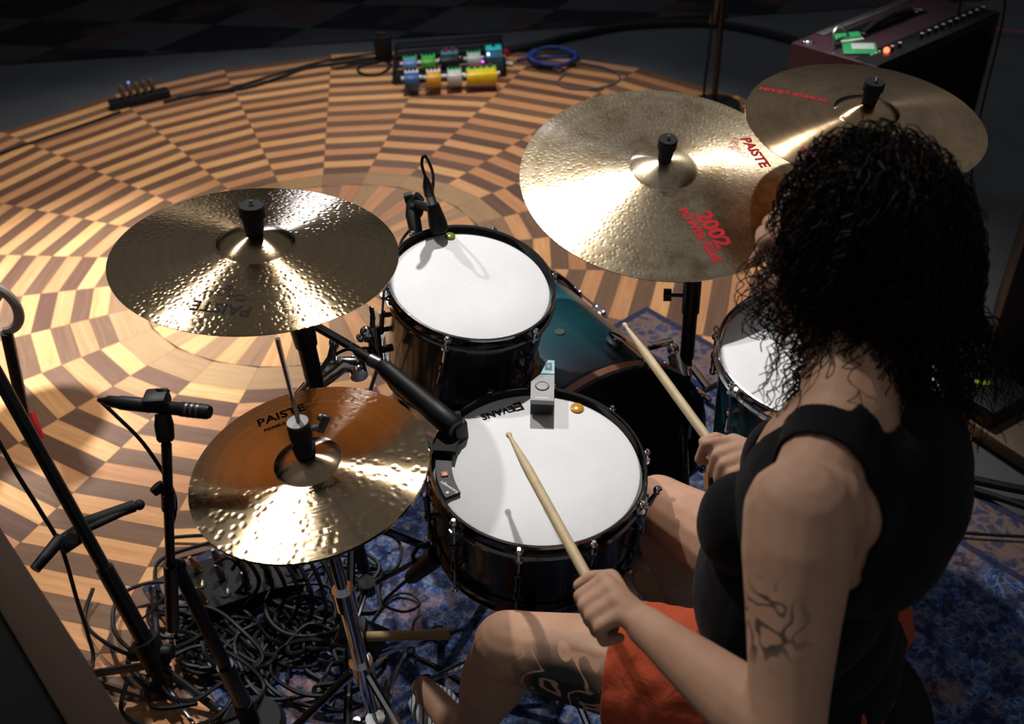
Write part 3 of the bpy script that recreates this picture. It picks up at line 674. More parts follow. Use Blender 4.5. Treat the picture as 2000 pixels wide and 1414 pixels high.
# ---- hi-hat stand
base = Vector((HH_C.x + 0.003, HH_C.y, RUGZ))
t = thing('hi_hat_stand', 'chrome hi-hat stand with long pull rod, clutch and foot pedal', 'hi-hat stand', base)
up = Vector((0, 0, 1))
MB().cyl(base + up * 0.02, HH_C + up * 0.236, 0.0036, n=12).build('pull_rod', M_chrome, t, world=True)
MB().cyl(base + up * 0.18, base + up * 0.50, 0.0145, n=18).cyl(base + up * 0.48, base + up * 0.525, 0.019, n=18).cyl(base + up * 0.50, HH_C - up * 0.045, 0.0105, n=18).cyl(HH_C - up * 0.05, HH_C - up * 0.035, 0.02, n=18).build('tube', M_chrome, t, world=True)
hb = HH_C + HH_N * 0.028
ck = MB().multi(hb, hb + up * 0.058, [(0, 0.010), (0.05, 0.016), (0.25, 0.017), (0.30, 0.0135), (0.55, 0.0135), (0.56, 0.0165), (0.97, 0.0165), (1.0, 0.0145)], 20).build('clutch', M_felt, t, world=True)
MB().cyl(hb + up * 0.058, hb + up * 0.0625, 0.0155, n=20).build('clutch_cap', M_gunmetal, ck, world=True)
w = hb + up * 0.045
MB().cyl(w, w + Vector((0.028, 0.004, 0.002)), 0.005, n=8).box(w + Vector((0.035, 0.004, 0.006)), (0.012, 0.005, 0.034), Matrix.Rotation(0.5, 3, 'Y'), 0.002).ball(w + Vector((0.031, 0.012, 0.012)), 0.006, 6).build('wing_screw', M_gunmetal, ck, world=True)
tripod(t, base, 0.30, R_(70), 0.30, M_chrome, 0.0085)
# pedal towards the drummer
pd = Vector((0.75, -0.45, 0)).normalized(); ps = Vector((-pd.y, pd.x, 0)); pm = Matrix(((ps.x, pd.x, 0), (ps.y, pd.y, 0), (0, 0, 1)))
tilt = pm @ Matrix.Rotation(R_(-14), 3, 'X')
MB().box(base + pd * 0.17 + up * 0.055, (0.075, 0.25, 0.010), tilt, 0.003).build('foot_board', M_steel, t, world=True)
for sx in (-1, 1): MB().cyl(base + ps * sx * 0.035 + up * 0.03, base + ps * sx * 0.045 + up * 0.20, 0.008, n=8).build('pedal_frame', M_blackchrome, t, world=True)
MB().cyl(base + ps * -0.05 + up * 0.012, base + pd * 0.30 - ps * 0.03 + up * 0.012, 0.004, n=8).cyl(base + ps * 0.05 + up * 0.012, base + pd * 0.30 + ps * 0.03 + up * 0.012, 0.004, n=8).build('floor_rod', M_chrome, t, world=True)
# ---- snare stand
base = Vector((SN_C.x, SN_C.y, RUGZ)); bz = 0.43
t = thing('snare_stand', 'chrome snare stand with basket arms under the snare drum', 'snare stand', base)
MB().cyl(base + up * 0.10, base + up * bz, 0.012, n=16).build('tube', M_chrome, t, world=True)
for k in range(3):
    a = R_(25 + 120 * k); d = Vector((math.cos(a), math.sin(a), 0)); hc = SN_C - SN_N * 0.185; e = hc + d * 0.188
    MB().tube([base + up * bz, base + up * (bz + 0.012) + d * 0.06, e - up * 0.006, e + up * 0.028], 0.006, 8).build('basket_arm', M_blackchrome, t, world=True)
    MB().ball(e + up * 0.02, (0.013, 0.013, 0.018), 8).build('grip', M_rubber, t, world=True)
tripod(t, base, 0.26, R_(55), 0.20, M_chrome, 0.008)
# ---- bass pedal
pb = BD_C + Vector((0, 0, -0.29 + RUGZ)); pd = -BD_AX; ps = xax; pm = Matrix(((ps.x, pd.x, 0), (ps.y, pd.y, 0), (0, 0, 1)))
t = thing('bass_drum_pedal', 'chrome bass drum pedal with felt beater at the batter hoop', 'drum pedal', pb + pd * 0.1)
MB().box(pb + pd * 0.19 + up * 0.05, (0.09, 0.28, 0.012), pm @ Matrix.Rotation(R_(-12), 3, 'X'), 0.003).build('foot_board', M_steel, t, world=True)
for sx in (-1, 1): MB().box(pb + pd * 0.045 + ps * sx * 0.06 + up * 0.11, (0.014, 0.025, 0.21), pm, 0.003).build('post', M_chrome, t, world=True)
MB().cyl(pb + pd * 0.045 - ps * 0.075 + up * 0.20, pb + pd * 0.045 + ps * 0.075 + up * 0.20, 0.009, n=12).build('axle', M_chrome, t, world=True)
MB().cyl(pb + pd * 0.045 + up * 0.20, pb + pd * 0.10 + up * 0.33, 0.004, n=8).build('beater_rod', M_chrome, t, world=True)
MB().cyl(pb + pd * 0.075 + up * 0.345, pb + pd * 0.13 + up * 0.325, 0.024, n=18).build('beater', M_white, t, world=True)

# ================================================================== MICROPHONES
def cable_obj(name, pts, r, mat, label, group=None, n=90, sides=8):
    return solo(MB().tube(smoothpath(pts, n), r, sides), name, mat, label, 'cable', group)
# pencil mic over the hi-hat
m0, m1 = P(232, 786, d=1.36), P(410, 805, d=1.33); mc = P(312, 800, d=1.34)
t = thing('condenser_microphone', 'slim black pencil microphone pointing at the hi-hat', 'microphone', mc)
dm = (m1 - m0).normalized()
MB().multi(m0, m1, [(0, 0.0095), (0.03, 0.0105), (0.30, 0.0105), (0.32, 0.0098), (0.68, 0.0098), (0.69, 0.0108), (0.97, 0.0108), (1.0, 0.009)], 24).build('body', M_blackmatte, t, world=True)
for k in (0.76, 0.82, 0.88): MB().multi(m0.lerp(m1, k), m0.lerp(m1, k + 0.02), [(0, 0.0100), (0.01, 0.0112), (0.99, 0.0112), (1, 0.0100)], 20).build('grille_slot', M_gunmetal, t, world=True)
MB().multi(P(192, 781, d=1.37), m0, [(0, 0.003), (0.35, 0.0055), (0.5, 0.0085), (1, 0.0092)], 18).build('plug', M_black, t, world=True)
t = thing('microphone_stand', 'small black microphone stand holding the pencil microphone', 'microphone stand', P(335, 1225, z=0.40))
pa, pbm = P(325, 868, d=1.35), P(337, 1226, z=0.40)
MB().cyl(pa, pbm, 0.0075, n=14).cyl(pa.lerp(pbm, 0.22), pa.lerp(pbm, 0.30), 0.0105, n=14).cyl(pa.lerp(pbm, 0.60), pbm, 0.0115, n=14).build('tube', M_black, t, world=True)
cm = MB().multi(P(324, 862, d=1.35), P(318, 808, d=1.345), [(0, 0.010), (0.1, 0.0125), (0.6, 0.0135), (1.0, 0.011)], 16)
cm.box(P(306, 782, d=1.34), (0.034, 0.032, 0.024), None, 0.005).cyl(P(318, 760, d=1.345), P(312, 800, d=1.345), 0.010, n=12); cm.build('clip', M_blackmatte, t, world=True)
m = MB(); s = pa.lerp(pbm, 0.25); knob(m, s, P(300, 945, d=1.42) - s, 0.011, 0.028); m.build('thumb_screw', M_blackmatte, t, world=True)
m = MB(); s = pa.lerp(pbm, 0.62); knob(m, s, P(372, 1100, d=1.62) - s, 0.012, 0.03); m.build('thumb_screw', M_blackmatte, t, world=True)
a0, a1 = P(345, 1105, z=0.52), P(474, 1372, z=0.10)
MB().cyl(a0, a0.lerp(a1, 0.75), 0.0125, n=14).cyl(a0.lerp(a1, 0.70), a1, 0.017, n=14).build('boom_arm', M_black, t, world=True)
MB().cyl(Vector((a1.x, a1.y, RUGZ + 0.0)), Vector((a1.x, a1.y, 0.03)), 0.07, 0.062, n=32).cyl(Vector((a1.x, a1.y, 0.03)), a1, 0.02, n=14).build('base', M_rubber, t, world=True)
cable_obj('microphone_cable', [P(196, 783, d=1.37), P(230, 815, d=1.38), P(275, 860, d=1.39), P(312, 912, d=1.41), P(338, 960, d=1.44), P(342, 1000, d=1.47), P(330, 1060, d=1.54), P(345, 1130, d=1.65), P(300, 1190, z=0.2), P(260, 1230, z=0.02), P(300, 1280, z=0.012)], 0.003, M_cable, 'thin black cable hanging from the pencil microphone')
# large boom stand at the left
t = thing('boom_microphone_stand', 'large black boom stand slanting out of frame at the left', 'microphone stand', P(295, 1270, z=0.0))
b0, b1 = P(296, 1275, z=0.12), P(0, 742, z=0.72); bd_ = (b1 - b0).normalized(); b2 = b0 + bd_ * 1.75
MB().cyl(b0, b2, 0.013, n=16).cyl(b0 - bd_ * 0.02, b0 + bd_ * 0.22, 0.0175, n=16).build('boom_arm', M_black, t, world=True)
hub = b0 + Vector((0.0, 0.0, 0.02))
MB().cyl(b0 - bd_ * 0.035, b0 + bd_ * 0.035, 0.028, n=16).cyl(Vector((b0.x, b0.y, 0.02)), b0, 0.022, n=14).cyl(b0 - Vector((0.045, 0.0, 0.0)), b0 + Vector((0.045, 0.0, 0.0)), 0.016, n=12).build('hub', M_blackmatte, t, world=True)
for q in ((165, 1318), (430, 1390), (300, 1150)):
    e = P(*q, z=0.014); MB().cyl(b0 - up * 0.04, e, 0.009, n=8).ball(e, 0.013, 6).build('leg', M_black, t, world=True)
c0, c1 = P(108, 1062, z=0.37), P(272, 986, z=0.33)
bm_ = b0.lerp(b1, 0.42)
MB().cyl(P(118, 1068, z=0.355), P(160, 1040, z=0.36), 0.019, n=14).cyl(P(138, 1055, z=0.33), P(138, 1055, z=0.385), 0.014, n=12).cyl(c0, P(160, 1028, z=0.36), 0.011, n=10).cyl(P(120, 1050, z=0.37), P(68, 1112, z=0.36), 0.014, 0.011, n=12).build('clutch', M_blackmatte, t, world=True)
MB().cyl(c0, c1, 0.008, n=12).cyl(P(165, 1022, z=0.355), P(262, 988, z=0.333), 0.0135, n=16).ball(c1, 0.012, 8).build('counterweight', M_rubber, t, world=True)
MB().tube([P(48, 830, z=0.60) + Vector((0.012, 0.02, 0.012)), P(52, 850, z=0.585) + Vector((0.014, 0.02, 0.016)), P(66, 880, z=0.56) + Vector((0.014, 0.02, 0.012))], 0.006, 8).build('cable_tie', M_redprint, t, world=True)
cable_obj('microphone_cable', [P(-20, 830, z=0.62), P(30, 920, z=0.52), P(80, 1000, z=0.42), P(120, 1070, z=0.33), P(150, 1170, z=0.18), P(172, 1240, z=0.06), P(182, 1290, z=0.012), P(160, 1340, z=0.012)], 0.0045, M_cable, 'black cable hanging beside the large boom stand')
# unseen shape added past the frame edge to cast the left floor shadow
t = thing('unseen_shadow_caster', 'added unseen shape beyond the boom, casting a shadow on the left parquet', 'microphone', (-1.56, 2.53, 1.20))
bc = Vector((-1.40, 2.15, 0)).lerp(Vector((-2.2, 3.4, 4.2)), 0.28); bl = (Vector((-2.2, 3.4, 4.2)) - bc).normalized()
MB().lathe([(0.0005, 0.004), (0.13, 0.004), (0.135, 0.0), (0.13, -0.004), (0.0005, -0.004)], 40, M=frame(bc, bl)).build('shadow_disc', M_felt, t, world=True)
MB().cyl(bc + Vector((0.10, -0.12, -0.06)), bc + Vector((0.10, -0.12, 0.12)), 0.032, n=18).ball(bc + Vector((0.10, -0.12, 0.12)), 0.034, 10).build('body', M_blackmatte, t, world=True)
MB().tube([bc - Vector((0, 0, 0.12)), bc + Vector((0.05, -0.08, -0.10)), b2], 0.006, 8).build('caster_arm', M_black, t, world=True)
MB().box(bc + Vector((-0.12, -0.16, -0.10)), (0.22, 0.18, 0.16), None, 0.03).build('shadow_block', M_blackmatte, t, world=True)
# snare microphone
s0, s1 = P(742, 712, z=0.745), P(890, 838, z=0.705)
t = thing('snare_microphone', 'black instrument microphone reaching over the snare rim', 'microphone', s1)
ds = (s1 - s0).normalized()
MB().multi(s0, s1, [(0, 0.011), (0.02, 0.014), (0.12, 0.0165), (0.70, 0.0195), (0.72, 0.0205), (0.97, 0.021), (1, 0.017)], 24).build('body', M_blackmatte, t, world=True)
MB().multi(P(722, 702, z=0.75), s0, [(0, 0.0095), (0.02, 0.0125), (1, 0.0125)], 20).build('collar', M_gunmetal, t, world=True)
MB().multi(P(692, 684, z=0.755), P(722, 702, z=0.75), [(0, 0.005), (0.3, 0.009), (1, 0.0095)], 16).build('plug', M_blackmatte, t, world=True)
MB().box(P(890, 842, z=0.685), (0.032, 0.036, 0.05), Matrix.Rotation(0.8, 3, 'Z'), 0.006).cyl(P(895, 815, z=0.70), P(893, 806, z=0.71), 0.006, n=10).build('rim_clip', M_blackmatte, t, world=True)
cable_obj('microphone_cable', [P(694, 685, z=0.755), P(680, 682, z=0.755), P(660, 690, z=0.74), P(640, 706, z=0.70), P(630, 735, z=0.62), P(640, 800, z=0.45), P(700, 900, z=0.25), P(690, 1060, z=0.02)], 0.0032, M_cable, 'black cable leaving the snare microphone')
# tom microphone
c0 = on_plane(858, 462, TOM_C, TOM_N) + TOM_N * 0.012
c1 = c0 + (P(842, 384, d=1.82) - c0)
t = thing('tom_microphone', 'stubby black clip microphone on the rim of the rack tom', 'microphone', c0)
MB().multi(c0, P(845, 398, d=1.825), [(0, 0.0150), (0.06, 0.0185), (0.35, 0.0180), (0.85, 0.0135), (1, 0.0120)], 22).build('body', M_blackmatte, t, world=True)
MB().multi(P(845, 400, d=1.825), P(838, 378, d=1.805), [(0, 0.0095), (1, 0.0095)], 16).build('connector', M_gunmetal, t, world=True)
MB().multi(P(838, 380, d=1.805), P(831, 345, d=1.775), [(0, 0.0100), (0.5, 0.0095), (0.8, 0.006), (1, 0.004)], 16).build('plug', M_black, t, world=True)
MB().tube([P(815, 465, d=1.90), P(806, 420, d=1.91), P(806, 398, d=1.92), P(820, 384, d=1.91)], [0.013, 0.015, 0.014, 0.012], 12).cyl(P(790, 388, d=1.92), P(806, 384, d=1.92), 0.011, n=12).cyl(P(812, 398, d=1.91), P(845, 408, d=1.83), 0.009, n=10).ball(P(812, 412, d=1.91), (0.016, 0.012, 0.018), 8).build('rim_clamp', M_blackmatte, t, world=True)
cable_obj('microphone_cable', [P(832, 348, d=1.777), P(824, 322, d=1.76), P(828, 304, d=1.755), P(838, 318, d=1.77), P(846, 345, d=1.80), P(842, 385, d=1.86), P(826, 410, d=1.93), P(808, 440, d=1.97), P(790, 462, d=2.0), P(782, 480, d=2.05), P(776, 540, d=2.2)], 0.0030, M_cable, 'black cable looping over the rack tom microphone')
# under-snare microphone
t = thing('under_snare_microphone', 'black microphone below the snare rim beside the hi-hat', 'microphone', P(835, 1105, z=0.42))
MB().multi(P(800, 1130, z=0.40), P(856, 1082, z=0.50), [(0, 0.010), (0.1, 0.014), (0.6, 0.018), (1, 0.020)], 20).build('body', M_blackmatte, t, world=True)
MB().tube([P(812, 1110, z=0.44), P(806, 1085, z=0.47), P(818, 1066, z=0.49), P(838, 1062, z=0.50)], 0.004, 8).build('clamp', M_blackmatte, t, world=True)
cable_obj('microphone_cable', [P(802, 1128, z=0.40), P(775, 1150, z=0.33), P(750, 1180, z=0.2), P(790, 1195, z=0.05), P(820, 1180, z=0.02), P(800, 1160, z=0.02), P(760, 1170, z=0.015), P(700, 1250, z=0.012)], 0.0032, M_cable, 'black cable looping down from the microphone under the snare')
#@@SECTION
# ================================================================== SMALL THINGS ON THE SNARE
sx_, sy_ = on_plane(1095, 770, SN_C, SN_N), None
rimP = on_plane(1060, 772, SN_C, SN_N)                      # far rim
M_devgrey = plain('device_grey', (0.30, 0.30, 0.30), 0.5, bump=(900, 0.1, 0.0003)); M_devteal = plain('device_teal', (0.30, 0.62, 0.68), 0.45); M_devnavy = plain('device_navy', (0.012, 0.05, 0.09), 0.3)
gz = 0.042
def G(px, py, h=gz): return on_plane(px, py, SN_C + SN_N * h, SN_N)
ga, gb, gc, gd = G(1036, 781), G(1082, 783), G(1083, 732), G(1055, 731); ge = G(1037, 745)
t = thing('drum_sensor', 'grey and teal clip-on drum sensor on the far rim of the snare', 'sensor', rimP)
cen = (ga + gb + gc + ge) / 4; ex_ = (gb - ga).normalized(); ey_ = (SN_N.cross(ex_)).normalized()
Mg = Matrix.Identity(4)
for i, v in enumerate((ex_, ey_, SN_N)):
    for j in range(3): Mg[j][i] = v[j]
Mg.translation = cen; inv = Mg.inverted()
l2 = lambda p: (lambda q: (q.x, q.y))(inv @ p)
body = [l2(ga), l2(gb), l2(gc), l2(gd), l2(ge)]
MB().prism(body, -0.010, 0.0, Mg).build('case', M_devgrey, t, world=True)
MB().prism([(x * 0.96, y * 0.96) for x, y in body], -0.036, -0.010, Mg).build('clip_body', M_blackmatte, t, world=True)
teal = [l2(G(1056, 729)), l2(G(1083, 730)), l2(G(1083, 704)), l2(G(1070, 703))]
MB().prism(teal, -0.010, 0.0, Mg).build('teal_cap', M_devteal, t, world=True)
nv = [l2(G(1064, 722)), l2(G(1078, 723)), l2(G(1078, 709)), l2(G(1065, 709))]
MB().prism(nv, 0.0, 0.0006, Mg).build('display', M_devnavy, t, world=True)
bc2 = l2(G(1059, 754))
MB().lathe([(0.0115, 0.0), (0.0115, 0.0018), (0.0100, 0.0022), (0.0095, 0.0012), (0.0004, 0.0014)], 28, M=Mg @ Matrix.Translation((bc2[0], bc2[1], 0))).build('button', M_devgrey, t, world=True)
MB().lathe([(0.0128, 0.0002), (0.0116, 0.0004)], 28, M=Mg @ Matrix.Translation((bc2[0], bc2[1], 0))).build('button_ring', M_blackprint, t, world=True)
lt = l2(G(1058, 777)); m = text_mb('sunhouse', 0.0062, 0.0002); m.v = [Mg @ Vector((v.x + lt[0], v.y + lt[1], 0.0004)) for v in m.v]; m.build('name_print', M_white, t, world=True, angle=0)
nc = l2(G(1071, 716)); m = text_mb('2', 0.011, 0.0004); m.v = [Mg @ Vector((v.x + nc[0], v.y + nc[1], 0.0010)) for v in m.v]; m.build('digit_print', M_devteal, t, world=True, angle=0)
# snare damper bar
def arcpoly(cx_px, w0, w1, a0, a1, N=14):
    return [(w1 * math.cos(a0 + (a1 - a0) * k / N), w1 * math.sin(a0 + (a1 - a0) * k / N)) for k in range(N + 1)] + [(w0 * math.cos(a1 + (a0 - a1) * k / N), w0 * math.sin(a1 + (a0 - a1) * k / N)) for k in range(N + 1)]
lA = frame(SN_C, SN_N).inverted() @ on_plane(880, 975, SN_C, SN_N); lB = frame(SN_C, SN_N).inverted() @ on_plane(872, 890, SN_C, SN_N)
aA, aB = math.atan2(lA.y, lA.x), math.atan2(lB.y, lB.x)
aA, aB = (aA + 2 * math.pi if aA < 0 else aA), (aB + 2 * math.pi if aB < 0 else aB)
t = thing('drum_damper', 'black curved magnetic damper on the left rim of the snare', 'damper', M=frame(SN_C, SN_N))
MB().prism(arcpoly(0, 0.146, 0.173, aB, aA), 0.0015, 0.0085).build('weight', M_blackmatte, t)
MB().prism(arcpoly(0, 0.140, 0.178, aB - 0.16, aB + 0.06), 0.012, 0.022).prism(arcpoly(0, 0.170, 0.180, aB - 0.14, aB + 0.04), 0.001, 0.013).build('flap', M_rubber, t)
amid = aB + (aA - aB) * 0.52
MB().box((0.160 * math.cos(amid), 0.160 * math.sin(amid), 0.0095), (0.012, 0.011, 0.003), Matrix.Rotation(amid, 3, 'Z'), 0.001).build('magnet', M_copper, t)
a3 = aB + (aA - aB) * 0.82
MB().cyl((0.166 * math.cos(aA - 0.05), 0.166 * math.sin(aA - 0.05), 0.0085), (0.166 * math.cos(aA - 0.05), 0.166 * math.sin(aA - 0.05), 0.0092), 0.0028, n=12).build('dot_print', M_white, t)
Mx = Matrix.Translation((0.159 * math.cos(a3), 0.159 * math.sin(a3), 0)) @ Matrix.Rotation(a3 - math.pi / 2 + 0.5, 4, 'Z')
flat_text('Snareweight', 0.0075, Mx, 'name_print', M_white, t, 0.0002, 0.0088)
# print on the snare head
sf = frame(SN_C, SN_N).inverted(); p0 = sf @ on_plane(972, 806, SN_C, SN_N); p1 = sf @ on_plane(930, 818, SN_C, SN_N)
ang_ = math.atan2(p1.y - p0.y, p1.x - p0.x)
Mh = sn_M = Matrix.Translation((p0.x, p0.y, 0)) @ Matrix.Rotation(ang_, 4, 'Z')
spinfix = Matrix.Rotation(-0.1, 4, 'Z')
flat_text('EVANS', 0.021, spinfix @ Mh, 'brand_print', M_blackprint, sn, 0.0006)
m = MB()
for q in ((-0.046, 0.0, 0.0045, 0.022), (-0.0385, 0.0085, 0.010, 0.004), (-0.0385, 0.0, 0.010, 0.004), (-0.0385, -0.0085, 0.010, 0.004), (-0.031, 0.004, 0.0045, 0.010)):
    m.box((q[0], q[1], 0.0006), (q[2], q[3], 0.0003))
m.v = [spinfix @ Mh @ v for v in m.v]; m.build('logo_print', M_blackprint, sn, angle=0)

# ================================================================== DRUMSTICKS
def drumstick(label, tip, butt, mat=M_wood, name='drumstick'):
    tip = Vector(tip); butt = Vector(butt); L = (butt - tip).length; R = 0.0076
    prof = [(0, 0.0012), (0.004, 0.0040), (0.012, 0.0050), (0.022, 0.0044), (0.030, 0.0030), (0.045, 0.0034), (0.20, R * 0.93), (0.26, R), (0.97, R), (0.99, R * 0.85), (1.0, R * 0.45)]
    m = MB().multi(tip, butt, prof, 16); return solo(m, name, mat, label, 'drumstick', base=tip.lerp(butt, 0.5))
ST_TIP = Vector((-0.014, 1.130, 0.760)); LH = P(1168, 1166, d=1.20)
STd = (LH - ST_TIP).normalized()
drumstick('pale wooden drumstick in the drummer\'s left hand over the snare', ST_TIP, ST_TIP + STd * 0.415)
RH = P(1405, 888, d=1.40); RTIP = P(1218, 632, d=1.66); RTd = (RH - RTIP).normalized()
drumstick('wooden drumstick in the drummer\'s right hand raised in front of the bass drum', RTIP, RTIP + RTd * 0.415)
s0, s1 = P(880, 1238, z=0.34), P(725, 1243, z=0.345)
m = MB().multi(s0, s0 + (s1 - s0).normalized() * 0.20, [(0, 0.006), (0.01, 0.0105), (0.12, 0.0115), (0.14, 0.0095), (1, 0.009)], 18)
# spare stick rests in a holder on the hi-hat stand
solo(m, 'drumstick', M_woodtan, 'spare tan-ended stick lying in the holder on the hi-hat stand', 'drumstick')
hs = thing('stick_holder', 'black stick holder clamped to the hi-hat stand', 'stick holder', P(700, 1225, z=0.33))
MB().cyl(P(745, 1262, z=0.30), P(665, 1225, z=0.34), 0.034, 0.030, n=20).build('cup', M_blackmatte, hs, world=True)
MB().box(P(690, 1235, z=0.35), (0.05, 0.05, 0.03), None, 0.006).cyl(P(690, 1235, z=0.34), Vector((HH_C.x, HH_C.y, 0.36)), 0.012, n=10).build('clamp', M_blackmatte, hs, world=True)

# ================================================================== PEDALBOARD
BO = Vector((-0.225, 4.925, 0.0)); BRZ = R_(1.5); bR = Matrix.Rotation(BRZ, 4, 'Z'); bM = Matrix.Translation(BO) @ bR
t = thing('pedalboard', 'black guitar pedalboard tray at the far edge of the parquet', 'pedalboard', M=bM)
for k in range(4): MB().box((0, -0.165 + 0.11 * k, 0.035 + 0.012 * k), (0.56, 0.085, 0.012), None, 0.002).build('rail', M_blackmatte, t)
for sx in (-1, 1): MB().box((sx * 0.285, 0, 0.035), (0.014, 0.43, 0.07), None, 0.003).build('side_plate', M_black, t)
MB().box((0, -0.215, 0.022), (0.57, 0.012, 0.044), None, 0.002).build('front_plate', M_black, t)
def pedal(px, py, w, dpt, hgt, body, top, label, kind=0, knobs=3, knobmat=None):
    p = P(px, py, z=0.095); m = Matrix.Translation((p.x, p.y, 0.046 + 0.012 * (1 if p.y > 4.93 else 0))) @ bR @ Matrix.Rotation(R_(5), 4, 'X')
    bm_ = plain('pedal_' + label.replace(' ', '_')[:28], body, 0.35); tm_ = plain('pedaltop_' + label.replace(' ', '_')[:28], top, 0.4)
    t = thing('effects_pedal', label, 'effects pedal', M=m, group='effects pedals on the board')
    MB().box((0, 0, hgt / 2), (w, dpt, hgt), None, 0.005).build('case', bm_, t)
    if kind == 0:
        MB().box((0, -dpt * 0.22, hgt + 0.004), (w * 0.92, dpt * 0.5, 0.012), Matrix.Rotation(R_(6), 3, 'X'), 0.003).build('treadle', bm_, t)
    else:
        MB().cyl((w * 0.25, -dpt * 0.3, hgt), (w * 0.25, -dpt * 0.3, hgt + 0.016), 0.009, n=12).build('foot_switch', M_chrome, t)
    MB().box((0, dpt * 0.22, hgt + 0.002), (w * 0.94, dpt * 0.42, 0.006), None, 0.002).build('control_panel', tm_, t)
    for k in range(knobs):
        x = (k - (knobs - 1) / 2) * w * 0.8 / max(1, knobs)
        MB().cyl((x, dpt * 0.30, hgt + 0.004), (x, dpt * 0.30, hgt + 0.018), min(0.009, w * 0.1), n=12).build('knob', knobmat or M_blackmatte, t)
    for s in (-1, 1): MB().box((s * (w / 2 + 0.008), dpt * 0.1, hgt * 0.5), (0.018, 0.018, 0.016), None, 0.003).build('jack_plug', M_white if kind == 0 else M_chrome, t)
    return t, m
pedal(803, 144, 0.072, 0.12, 0.045, (0.03, 0.10, 0.25), (0.75, 0.75, 0.75), 'dark blue pedal with white panel at the front left of the pedalboard')
pedal(846, 142, 0.072, 0.12, 0.045, (0.65, 0.33, 0.02), (0.80, 0.78, 0.72), 'orange pedal with white panel in the front row')
pedal(887, 139, 0.072, 0.12, 0.045, (0.55, 0.53, 0.48), (0.04, 0.42, 0.12), 'white pedal with green panel in the front row')
pedal(940, 137, 0.150, 0.115, 0.045, (0.80, 0.55, 0.01), (0.06, 0.55, 0.12), 'wide yellow pedal with green panel', knobs=4, knobmat=M_redprint)
pedal(800, 116, 0.072, 0.12, 0.045, (0.13, 0.22, 0.42), (0.05, 0.48, 0.15), 'slate blue pedal with green panel in the back row')
pedal(836, 113, 0.072, 0.12, 0.045, (0.08, 0.36, 0.03), (0.03, 0.55, 0.12), 'green pedal in the back row')
pedal(878, 107, 0.095, 0.12, 0.050, (0.02, 0.025, 0.03), (0.06, 0.20, 0.26), 'black pedal with grey blue panel in the middle of the back row', 1, 2, M_redprint)
t, m_ = pedal(925, 106, 0.072, 0.12, 0.045, (0.50, 0.50, 0.50), (0.04, 0.48, 0.14), 'light grey pedal with green panel in the back row')
t, m2_ = pedal(965, 108, 0.085, 0.14, 0.075, (0.03, 0.12, 0.18), (0.02, 0.55, 0.55), 'tall teal pedal at the back right of the pedalboard', 1, 1, M_blackmatte)
def led(parent, p, col, st=6.0):
    tt = NT('led_%d' % len(MATS)); tt.bs(Base_Color=(*col, 1), Emission_Color=(*col, 1), Emission_Strength=st)
    return MB().ball(p, 0.0055, 6).build('indicator_light', tt.m, parent)
led(t, (-0.03, -0.045, 0.080), (0.25, 0.30, 1.0), 14)
led(t, (-0.062, -0.06, 0.05), (0.6, 0.1, 0.9), 4)
solo(MB().cyl(P(984, 100, z=0.05) , P(992, 106, z=0.05), 0.016, n=14), 'jack_plug_cap', M_redprint, 'pink plug at the right end of the pedalboard', 'plug')
# power adaptor block behind the board's left end
t = thing('power_adapter', 'black power adapter standing left of the pedalboard', 'power adapter', P(752, 118, z=0))
MB().box(P(752, 118, z=0.0) + up * 0.07, (0.09, 0.07, 0.14), None, 0.008).build('case', M_blackmatte, t, world=True)
MB().box(P(752, 118, z=0.0) + up * 0.145, (0.06, 0.05, 0.02), None, 0.004).build('lid', M_blackmatte, t, world=True)
# ---- junction box with five switches at the far left
jp = P(275, 200, z=0.0); jm = Matrix.Translation(jp) @ Matrix.Rotation(R_(28), 4, 'Z')
t = thing('power_strip', 'dark power strip with a row of plugs at the far left edge of the parquet', 'power strip', M=jm)
MB().box((0, 0, 0.02), (0.30, 0.075, 0.04), None, 0.006).build('housing', M_blackmatte, t)
for k in range(5): MB().box((-0.07 + 0.037 * k, 0.01, 0.07), (0.022, 0.05, 0.065), None, 0.005).build('plug', M_panelwood, t)
led(t, (-0.03, 0.0, 0.112), (0.25, 0.3, 1.0), 1.2)
# cables on the far parquet
cable_obj('power_cable', [P(0, 300, z=0.006), P(80, 272, z=0.006), P(160, 245, z=0.006), P(235, 218, z=0.008)], 0.007, M_cable, 'black cable running left from the power strip to the frame edge')
cable_obj('power_cable', [P(320, 200, z=0.008), P(400, 182, z=0.007), P(480, 172, z=0.007), P(550, 150, z=0.007), P(600, 133, z=0.007), P(680, 122, z=0.007), P(745, 112, z=0.02)], 0.010, M_cable, 'thick black cable from the power strip to the pedalboard')
cable_obj('power_cable', [P(345, 190, z=0.008), P(430, 178, z=0.007), P(540, 145, z=0.007), P(640, 118, z=0.007), P(740, 104, z=0.02)], 0.007, M_cable, 'thinner black cable beside the thick one behind the parquet edge')
cable_obj('power_cable', [P(655, 135, z=0.006), P(700, 124, z=0.006), P(750, 118, z=0.01), P(762, 130, z=0.008), P(735, 147, z=0.006), P(705, 143, z=0.006), P(702, 130, z=0.006), P(740, 120, z=0.01)], 0.007, M_cable, 'black cable looped on the floor left of the pedalboard')
coil = [P(1080 + (46 + 3 * math.sin(7 * k)) * math.cos(k * 0.5), 110 + (17 + 1.5 * math.cos(5 * k)) * math.sin(k * 0.5), z=0.01 + 0.004 * (k % 9)) for k in range(64)]
cable_obj('coiled_cable', [P(1010, 118, z=0.01)] + [P(1032, 114, z=0.01)] + coil, 0.0075, M_cableblue, 'blue cable coiled on the floor right of the pedalboard', n=260)
